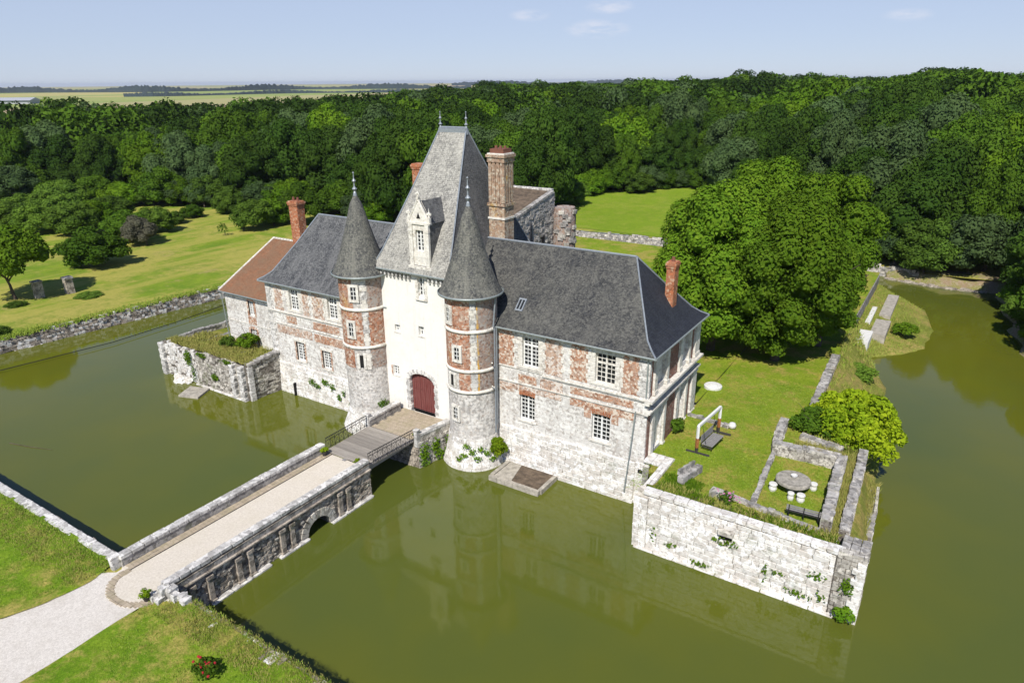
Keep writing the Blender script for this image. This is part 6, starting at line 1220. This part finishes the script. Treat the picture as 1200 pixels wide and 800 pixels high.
for k, (ty, x, y, w, h) in enumerate(orch):
    cnt[ty] = cnt.get(ty, 0) + 1; big = h > 3.5 and ty != 's'
    if y > 40 or x < -125: lb = OL[ty] + ' bush at the foot of the dark wood behind the left meadow'; g_ = 'bushes along the foot of the wood'
    elif ty == 's': lb = 'thin young sapling standing alone on the left meadow'; g_ = None
    elif ty == 'p': lb = 'dull purple leaved bush in the middle of the left meadow'; g_ = None
    elif h < 3: lb = ('low green plant near the two stone gate posts' if x > -63 else 'low spreading shrub on the left meadow'); g_ = 'low shrubs on the left meadow'
    else: lb = OL[ty] + (' orchard bush on the left meadow nearest the moat' if x > -88 else ' orchard bush in the clump at the left of the meadow'); g_ = 'orchard bushes on the left meadow'
    place_tree('orchard_bush', lb, 'bush', PR[ty][k % len(PR[ty])], bs_t, (x, y, 1.2), (w * .74, w * .74, h * .72), k * 1.3, g_ or None)
sm = trunk_mesh('trunk', rg, 3.2, .22, 2.4, 6)
place_tree('small_tree', 'small round tree with a pale leaning trunk beside the stone gate posts', 'tree', crown('crown', rg, (4.6, 4.6, 3.0), 26, 1.3, 5200, .34, 'leaf_bright', low=-.5, zc=5.6, core=.75, jit=.6), sm, (-65.5, -1.6, 1.5))

# the wood: single trees, nearest 300; the rest in one mass
FX = [-400, 0, 100, 300, 380, 440, 500, 600, 660, 672, 830, 845, 900, 1010, 1040, 1120, 1200, 1400]; FD = [226, 216, 194, 168, 158, 142, 122, 128, 150, 170, 184, 168, 148, 120, 112, 106, 100, 92]
SX = [-300, 0, 100, 200, 300, 400, 500, 600, 700, 750, 800, 850, 900, 950, 1000, 1050, 1080, 1120, 1150, 1200, 1500]; SY = [120, 119, 115, 117, 116, 111, 105, 101, 98, 96, 94, 91, 89, 90, 92, 88, 80, 80, 86, 90, 90]
cand = []
for i in range(-80, 60):
    for j in range(-2, 80):
        x = i * 8.0 + (j % 2) * 4 + rg.uniform(-2.2, 2.2); y = j * 7.2 + rg.uniform(-2.2, 2.2)
        p = pix(x, y, 2)
        if p[2] < 30 or not (-150 < p[0] < 1370): continue
        d = math.hypot(x - CAMP.x, y - CAMP.y)
        if d < np.interp(p[0], FX, FD) or d > np.interp(p[0], [0, 400, 600, 1200], [330, 400, 520, 400]): continue
        if y < float(far_edge(x)) + 2.2 and x < float(right_edge(y)) + 2.5 and x > -50: continue
        if d > 230 and rg.random() < .25: continue
        cand.append((d, x, y, p[0]))
cand.sort()
WT = []; kinds = [('leaf_dark', 5, 'dark green'), ('leaf_mid', 4, 'mid green'), ('leaf_bright', 3, 'bright green'), ('leaf_grey', 2, 'grey green')]
for leaf, n, lb in kinds:
    for q in range(2): WT.append((crown('crown', rg, (1, 1, .95), 20, .34, 6500, .06, leaf, low=-.8, zc=(1.35 if q == 0 else 1.05), core=.84, jit=.45), lb))
wt_t = trunk_mesh('trunk', rg, .9, .06, .5, 4)
FAR = []
for k, (d, x, y, px) in enumerate(cand):
    g0 = float(land_h(np.array(x), np.array(y))); front = d < np.interp(px, FX, FD) + 12
    cl = math.sin(x * .05 + 1) + math.sin(y * .06 + x * .02); r_ = rg.random()
    b = (0 if r_ < .62 else 1 if r_ < .88 else 2 if r_ < .92 else 3) if cl < .5 else (0 if r_ < .3 else 1 if r_ < .75 else 2 if r_ < .9 else 3)
    if 780 < px < 1060 and d < 190: b = 0 if r_ < .75 else 3
    rad = rg.uniform(3.8, 7.6); h = rg.uniform(13, 19) + (rad - 5) * 1.2
    if front and rg.random() < .35: h *= rg.uniform(.45, .8); rad *= .85
    if 1030 < px and d < 135: h = min(h, 13 + (d - 104) * .35)
    # taller, paler oaks stand out of the far skyline on the right
    zmax = CAMP.z - 0.0; tall = rg.random() < .07; h *= 1.25 if tall else 1; lim = np.interp(px, SX, SY) + rg.normal() * 2.0 - (6 if tall else 0)
    for _ in range(12):
        if pix(x, y, g0 + h)[1] >= lim: break
        h *= .94
    if h < 6: continue
    if d < 420 and k < 300:
        cm, lb = WT[b * 2 + (1 if front or k % 3 == 0 else 0)]
        loc = 'along the front edge of the wood' if front else 'inside the wood behind the moat'
        place_tree('forest_tree', lb + ' broadleaf tree standing ' + loc, 'tree', cm, wt_t, (x, y, g0), (rad, rad, h / 2.5), rg.random() * 6, 'trees of the wood')
    else: FAR.append((x, y, g0, rad, h, b))
def far_wood():
    protos = []
    for q in range(4):
        lob = lobes_for(rg, 1, 1, .95, 12, .42, -.1); V1, F1 = leaves_on(rg, lob, 620, .13, low=-.2, jit=.5); protos.append((V1, lob))
    for b in range(4):
        Vs = []; 
        for x, y, z, r, h, bb in FAR:
            if bb != b: continue
            V1, lob = protos[rg.integers(4)]; a = rg.random() * 6.28; c, s = math.cos(a), math.sin(a); P = V1 @ np.array([[c, s, 0], [-s, c, 0], [0, 0, 1]]); P[:, 2] += 1.35; Vs.append(P * np.array([r * 1.1, r * 1.1, h / 2.5]) + np.array([x, y, z]))
        if Vs:
            V_ = np.concatenate(Vs); me = np_mesh('far_wood', V_, np.arange(len(V_)).reshape(-1, 4), [kinds[b][0]]); o = link('far_wood', me, []); stuff(o)
            o['label'] = ['distant dark green mass of the wood', 'distant mid green mass of the wood', 'distant brighter green mass of the wood', 'distant grey green mass of the wood'][b]; o['category'] = 'wood'
far_wood()
for k in range(74):
    px = -20 + k * 17.5 + rg.uniform(-6, 6)
    if 470 < px < 655: continue
    dF = np.interp(px, FX, FD) - rg.uniform(-1, 3.5); dr_ = (cw + cr * ((px - 600) / 815)); dr_.z = 0; dr_.normalize(); x, y = CAMP.x + dr_.x * dF, CAMP.y + dr_.y * dF
    if px > 1010: y = max(y, float(far_edge(x)) + 1.6 + rg.uniform(0, 1.5))
    if px > 1010 and x > float(right_edge(y)) - 4: continue
    w = rg.uniform(5.5, 9.5); h = w * rg.uniform(.55, .95); ty = 'bmmhg'[rg.integers(5)]
    place_tree('wood_edge_bush', OL[ty] + ' bush filling the front edge of the wood' + (' above the brown moat bank' if px > 1010 else ' behind the bright lawn' if px > 655 else ' behind the left meadow'), 'bush', PR[ty][k % 2], bs_t, (x, y, 1.2), (w, w, h), k * 1.7, 'bushes along the foot of the wood')
for k, (x, y) in enumerate(((44.5, 64), (45.5, 60.5), (48.6, 44.5), (50.6, 39), (52, 33))):
    w = rg.uniform(7, 9); place_tree('bank_tree', 'bushy tree overhanging the right arm of the moat at the picture edge', 'tree', PR['m'][k % 2], bs_t, (x, y, .6), (w, w, w * .95), k * 1.1, 'bushy trees on the right bank')
for k in range(11):
    y = 68 - k * 4.6; x = float(right_edge(y)) + rg.uniform(.8, 1.8); w = rg.uniform(4.5, 6); place_tree('bank_bush', 'low green bush spilling over the right bank of the moat', 'bush', PR['mbh'[k % 3]][k % 2], None, (x, y, .2), (w, w, w * .62), k * 1.9, 'low bushes on the right bank')
# strips of woodland on the horizon
def far_strip(name, label, x0, x1, dist, h, mt):
    mb = MB(); n = int((x1 - x0) / 1.6); pts = []
    for i in range(n + 1):
        px = x0 + (x1 - x0) * i / n; d = (cw + cr * ((px - 600) / 815)); d.z = 0; d.normalize(); D = dist * (1 + .06 * math.sin(px * .02)); pts.append((Vector((CAMP.x, CAMP.y, 0)) + d * D, d, h * random.uniform(.72, 1.1) * (.8 + .3 * math.sin(px * .05 + dist))))
    for i in range(n):
        a, d, ha = pts[i]; b, _, hb = pts[i + 1]; back = d * 120
        g = [(a, 0), (b, 0), (b - d * -8, hb), (a - d * -8, ha), (b + back, hb * 1.05), (a + back, ha * 1.05)]
        V4 = [Vector((p.x, p.y, q - (1 if q == 0 else 0))) for p, q in g]; mb.face([V4[0], V4[1], V4[2], V4[3]]); mb.face([V4[3], V4[2], V4[4], V4[5]])
    o = mb.build(name, mt, None, 'stuff'); o['label'] = label; o['category'] = 'wood'
M['far_leaf'] = simple('hazy_far_woodland', (0.035, 0.052, 0.055), 1, var=.2, sc=.02)
far_strip('distant_wood', 'dark strip of woodland along the far left horizon', -250, 560, 3000, 21, 'far_leaf')
far_strip('distant_wood', 'long thin belt of trees beyond the far fields', 200, 700, 1900, 9, 'far_leaf')
far_strip('distant_wood', 'line of trees on the horizon behind the wood at right', 540, 1500, 5200, 30, 'far_leaf')

# tufts, weeds and flowers
def tufts(name, label, pts, hgt, mt, nb=5, wdt=.03, kind='grass'):
    P = np.array(pts); n = len(P); base = np.repeat(P, nb, 0); base[:, :2] += rg.normal(size=(n * nb, 2)) * .07; a = rg.random(n * nb) * 6.283; t = np.stack([np.cos(a), np.sin(a), np.zeros(n * nb)], 1); l = rg.normal(size=(n * nb, 3)) * .35; l[:, 2] = 1; hh = hgt * (.5 + rg.random((n * nb, 1)))
    V_ = np.stack([base - t * wdt, base + t * wdt, base + l * hh], 1).reshape(-1, 3); me = np_mesh(name, V_, np.arange(len(V_)).reshape(-1, 3), [mt]); o = link(name, me, []); stuff(o); o['label'] = label; o['category'] = kind; return o
def rnd_pts(n, x0, x1, y0, y1, z, test=None):
    x = rg.uniform(x0, x1, n); y = rg.uniform(y0, y1, n); p = np.stack([x, y, np.full(n, z)], 1); return p[[test(a, b) for a, b in zip(x, y)]] if test else p
onpath = lambda x, y: -2.3 - max(0, (-24.5 - y)) * .33 < x < 1.9 + max(0, -25 - y) * .42
tufts('grass_tufts', 'short green grass on the bank before the bridge', np.concatenate([rnd_pts(16000, -18, 20, -31, -23.7, 2.08, lambda x, y: not onpath(x, y))]), .06, 'blade', 4, .018)
tufts('grass_tufts', 'rough grass fringe along the near moat wall', np.concatenate([rnd_pts(900, 3, 22, -23.9, -23.2, 2.05), rnd_pts(900, -22, -2.6, -24.3, -23.95, 2.08)]), .11, 'blade', 5, .022)
tufts('dry_grass_fringe', 'dry straw coloured grass along the edge of the near bank', rnd_pts(3800, 3, 22, -25.0, -23.2, 2.08), .10, 'dryblade', 4, .02)
tufts('dry_grass_fringe', 'patches of dry grass on the left bank', rnd_pts(2600, -18, -2.6, -26.2, -24.2, 2.08), .09, 'dryblade', 4, .02)
tufts('garden_grass', 'uneven grass on the garden lawn', rnd_pts(12000, 19, 30.8, -3.6, 18, GZ + .02, lambda x, y: x < 26.5 or y < 8), .07, 'blade', 3, .02)
tufts('border_plants', 'green flower border plants behind the white terrace wall', np.concatenate([rnd_pts(420, 20.8, 31, -3.5, -2.5, GZ + .3), rnd_pts(260, 20.6, 23, -2.4, -.6, GZ)]), .17, 'leaf_bright', 6, .04, 'plants')
tufts('border_weeds', 'straggling dry plants in the flower border', rnd_pts(300, 20.8, 31, -3.5, -2.3, GZ + .3), .25, 'dryblade', 5, .03, 'weeds')
tufts('moat_edge_grass', 'rough grass hanging over the left moat wall', [(float(left_edge(v)) - .5 + rg.normal() * .5, v, 1.4) for v in rg.uniform(-22, 30, 2600)], .3, 'blade', 5, .05)
tufts('dry_weeds', 'dry yellow weeds between the garden walls and the shore', np.concatenate([rnd_pts(1100, 30.2, 31.0, -2, 8, GZ), rnd_pts(700, 31.3, 32.1, -2, 8, 1.6), rnd_pts(500, 26.8, 30, 6, 7.8, GZ)]), .35, 'dryblade', 6, .03, 'weeds')
sp_ = []
for k in range(3600):
    i = rg.integers(0, len(inner) - 1); f = rg.random(); q = rg.random() * .95; a = lerp(inner[i], inner[i + 1], f); b = lerp(outer[i], outer[i + 1], f); x, y = lerp(a, b, q); sp_.append((x, y, (GZ + .03) * (1 - q) ** 1.25 * (.42 if y > 38 else 1) + .3 * (1 - q)))
tufts('shore_weeds', 'tall weeds and grass on the shore slope', sp_, .26, 'dryblade', 5, .035, 'weeds'); tufts('shore_weeds', 'green weeds along the shore slope', [sp_[i] for i in range(0, 3600, 2)], .3, 'blade', 5, .035, 'weeds')
tufts('bastion_weeds', 'dry grass on top of the ruined bastion', np.concatenate([rnd_pts(1300, -30, -17.8, -3.3, -2.2, 3.45), rnd_pts(700, -29, -18, -2.2, .5, GZ + .05)]), .26, 'dryblade', 6, .03, 'weeds')
# ivy patches on masonry
def ivy(name, label, spots, F, size, mt='leaf_bright'):
    Vs = []
    for s, z, rs, rz, n, d in spots:
        a = rg.random(n) * 6.28; q = rg.random(n) ** .8 * 1.5; ss = s + rs * q * np.cos(a); zz = z + rz * q * np.sin(a)
        for k in range(n):
            p = F(float(ss[k]), d + rg.random() * .12, float(zz[k])); t = unit(rg.normal(size=3)); b = unit(np.cross(t, rg.normal(size=3))); c = np.array(p); sz = size * .75; size_ = size; Vs += [c - t * size, c + b * size * .7, c + t * size, c - b * size * .7]
    me = np_mesh(name, np.array(Vs), np.arange(len(Vs)).reshape(-1, 4), [mt]); o = link(name, me, []); stuff(o); o['label'] = label; o['category'] = 'plants'
ivy('wall_plants', 'small plants rooted in the left wing plinth', [(-12.9, 1.9, .3, .25, 60, .3), (-12.2, 1.6, .3, .15, 50, .3), (-11.2, 2.2, .3, .2, 60, .25), (-10.3, 1.9, .25, .25, 50, .25), (-9.5, 1.1, .15, .3, 40, .3), (-8.9, 1.7, .12, .25, 30, .3), (-8.2, .7, .1, .2, 30, .3)], FR, .09)
ivy('wall_plants', 'ivy and weeds on the white garden retaining wall', [(22.3, .9, .3, .2, 26, .15), (21.2, 1.2, .15, .35, 18, .15), (25.5, 2.3, .5, .2, 70, .1), (27.8, 1.3, .12, .5, 26, .15), (28.6, 1.5, .35, .15, 22, .15), (29.6, .6, .55, .2, 45, .2), (30.4, 2.1, .4, .2, 34, .1), (30.8, .9, .2, .3, 26, .15), (31.9, 2.1, .25, .4, 100, .25), (24.2, .35, .4, .1, 50, .2)], FTW, .09)
ivy('wall_plants', 'ivy hanging on the abutment side by the right tower', [(.5, 1.0, .35, .7, 260, .1), (1.6, 1.3, .3, .5, 180, .1), (2.9, .8, .3, .7, 240, .1), (2.2, .4, .5, .3, 120, .1)], FA, .09)
ivy('wall_plants', 'weeds on the ruined bastion face', [(-26.1, 2.6, .35, .55, 260, .2), (-25.6, 1.0, .2, .6, 80, .2), (-22.3, 1.4, .35, .25, 120, .15), (-24.0, 3.2, .5, .2, 100, .1), (-20.2, 3.3, .6, .15, 100, .1)], FB, .09)
for tw, cx_, spots in ((tr, 5.28, ((-70, 1.9), (-60, 1.5), (-42, 1.7), (-30, 1.3), (-85, .9), (-75, 1.2), (-50, 1.0), (-20, .8))), (tl, -5.25, ((-20, 2.7), (-12, 2.5), (-28, 2.5)))):
    for a_, z in spots:
        pass
    def FT2(cx_): return lambda s, d, z: Vector((cx_ + (2.02 + (2.4 - z) * .17 + d) * math.cos(s), -.55 + (2.02 + (2.4 - z) * .17 + d) * math.sin(s), z))
    ivy('tower_plants', 'small green plants in the joints of the %s tower foot' % ('right' if cx_ > 0 else 'left'), [(math.radians(a_), z, .1, .16, 45, .02) for a_, z in spots], FT2(cx_), .08)
# flowers and pots
fl = thing('rose_bush', 'small rose bush with red flowers on the grass bank at the bottom', 'bush', (8.6, -25.9, 2.1))
c = crown('foliage', rg, (.6, .45, .32), 8, .22, 420, .1, 'leaf_mid', zc=.35, core=.6); o = bpy.data.objects.new('foliage', c); COL.objects.link(o); o.parent = fl
for k in range(16): m = MB(); x, y, z = 8.6 + rg.normal() * .3, -25.9 + rg.normal() * .2, 2.55 + rg.random() * .2; m.lathe(x, y, [(.0, z - .05), (.07, z), (.06, z + .05), (0, z + .07)], n=7); m.build('flower', 'red_petal', fl)
pf = thing('flower_plant', 'pink flowering plant in the border beside the stone trough', 'flowers', (24.9, -2.5, GZ + .3))
c = crown('foliage', rg, (.4, .35, .4), 6, .2, 260, .09, 'leaf_mid', zc=.3, core=.6); o = bpy.data.objects.new('foliage', c); COL.objects.link(o); o.parent = pf
for k in range(22): m = MB(); x, y, z = 24.9 + rg.normal() * .3, -2.5 + rg.normal() * .22, GZ + .75 + rg.random() * .35; m.lathe(x, y, [(.0, z - .04), (.06, z), (0, z + .05)], n=6); m.build('flower', 'pink_petal', pf)
for (x, y, z), lb in (((-1.65, -9.25, RZ), 'flower pot at the far left end of the gravel bridge deck'), ((1.55, -9.15, RZ), 'flower pot at the far right end of the gravel bridge deck'), ((1.75, -24.6, 2.07), 'dark flower pot on the path beside the near right bridge end'), ((2.55, -4.0, 2.2), 'flower pot behind the right railing near the gate')):
    t_ = thing('flower_pot', lb, 'flower pot', (x, y, z), 'flower pots on the bridge'); m = MB(); m.lathe(x, y, [(.12, z), (.2, z + .3), (.22, z + .32), (.22, z + .36), (.16, z + .36), (0, z + .3)], n=12); m.build('pot', 'darkwood', t_)
    c = crown('plant', rg, (.3, .3, .22), 6, .14, 200, .08, 'leaf_yellow', zc=.42, core=.6); o = bpy.data.objects.new('plant', c); COL.objects.link(o); o.parent = t_

# ---------------------------------------------------------------- summer haze
mb = MB(); mb.box(-13500, 13500, -13500, 13500, -6, 46); hz = mb.build('haze', []); hz['kind'] = 'stuff'; hz['label'] = 'thin summer haze lying over the whole plain'
hm = bpy.data.materials.new('haze'); hm.use_nodes = True; hn = hm.node_tree.nodes; hn.clear(); ho = hn.new('ShaderNodeOutputMaterial'); pv = hn.new('ShaderNodeVolumePrincipled')
pv.inputs['Color'].default_value = (0.80, 0.87, 1.0, 1); pv.inputs['Density'].default_value = 0.00006; pv.inputs['Anisotropy'].default_value = 0.2; hm.node_tree.links.new(pv.outputs[0], ho.inputs['Volume'])
hz.data.materials.append(hm); hz.display_type = 'WIRE'
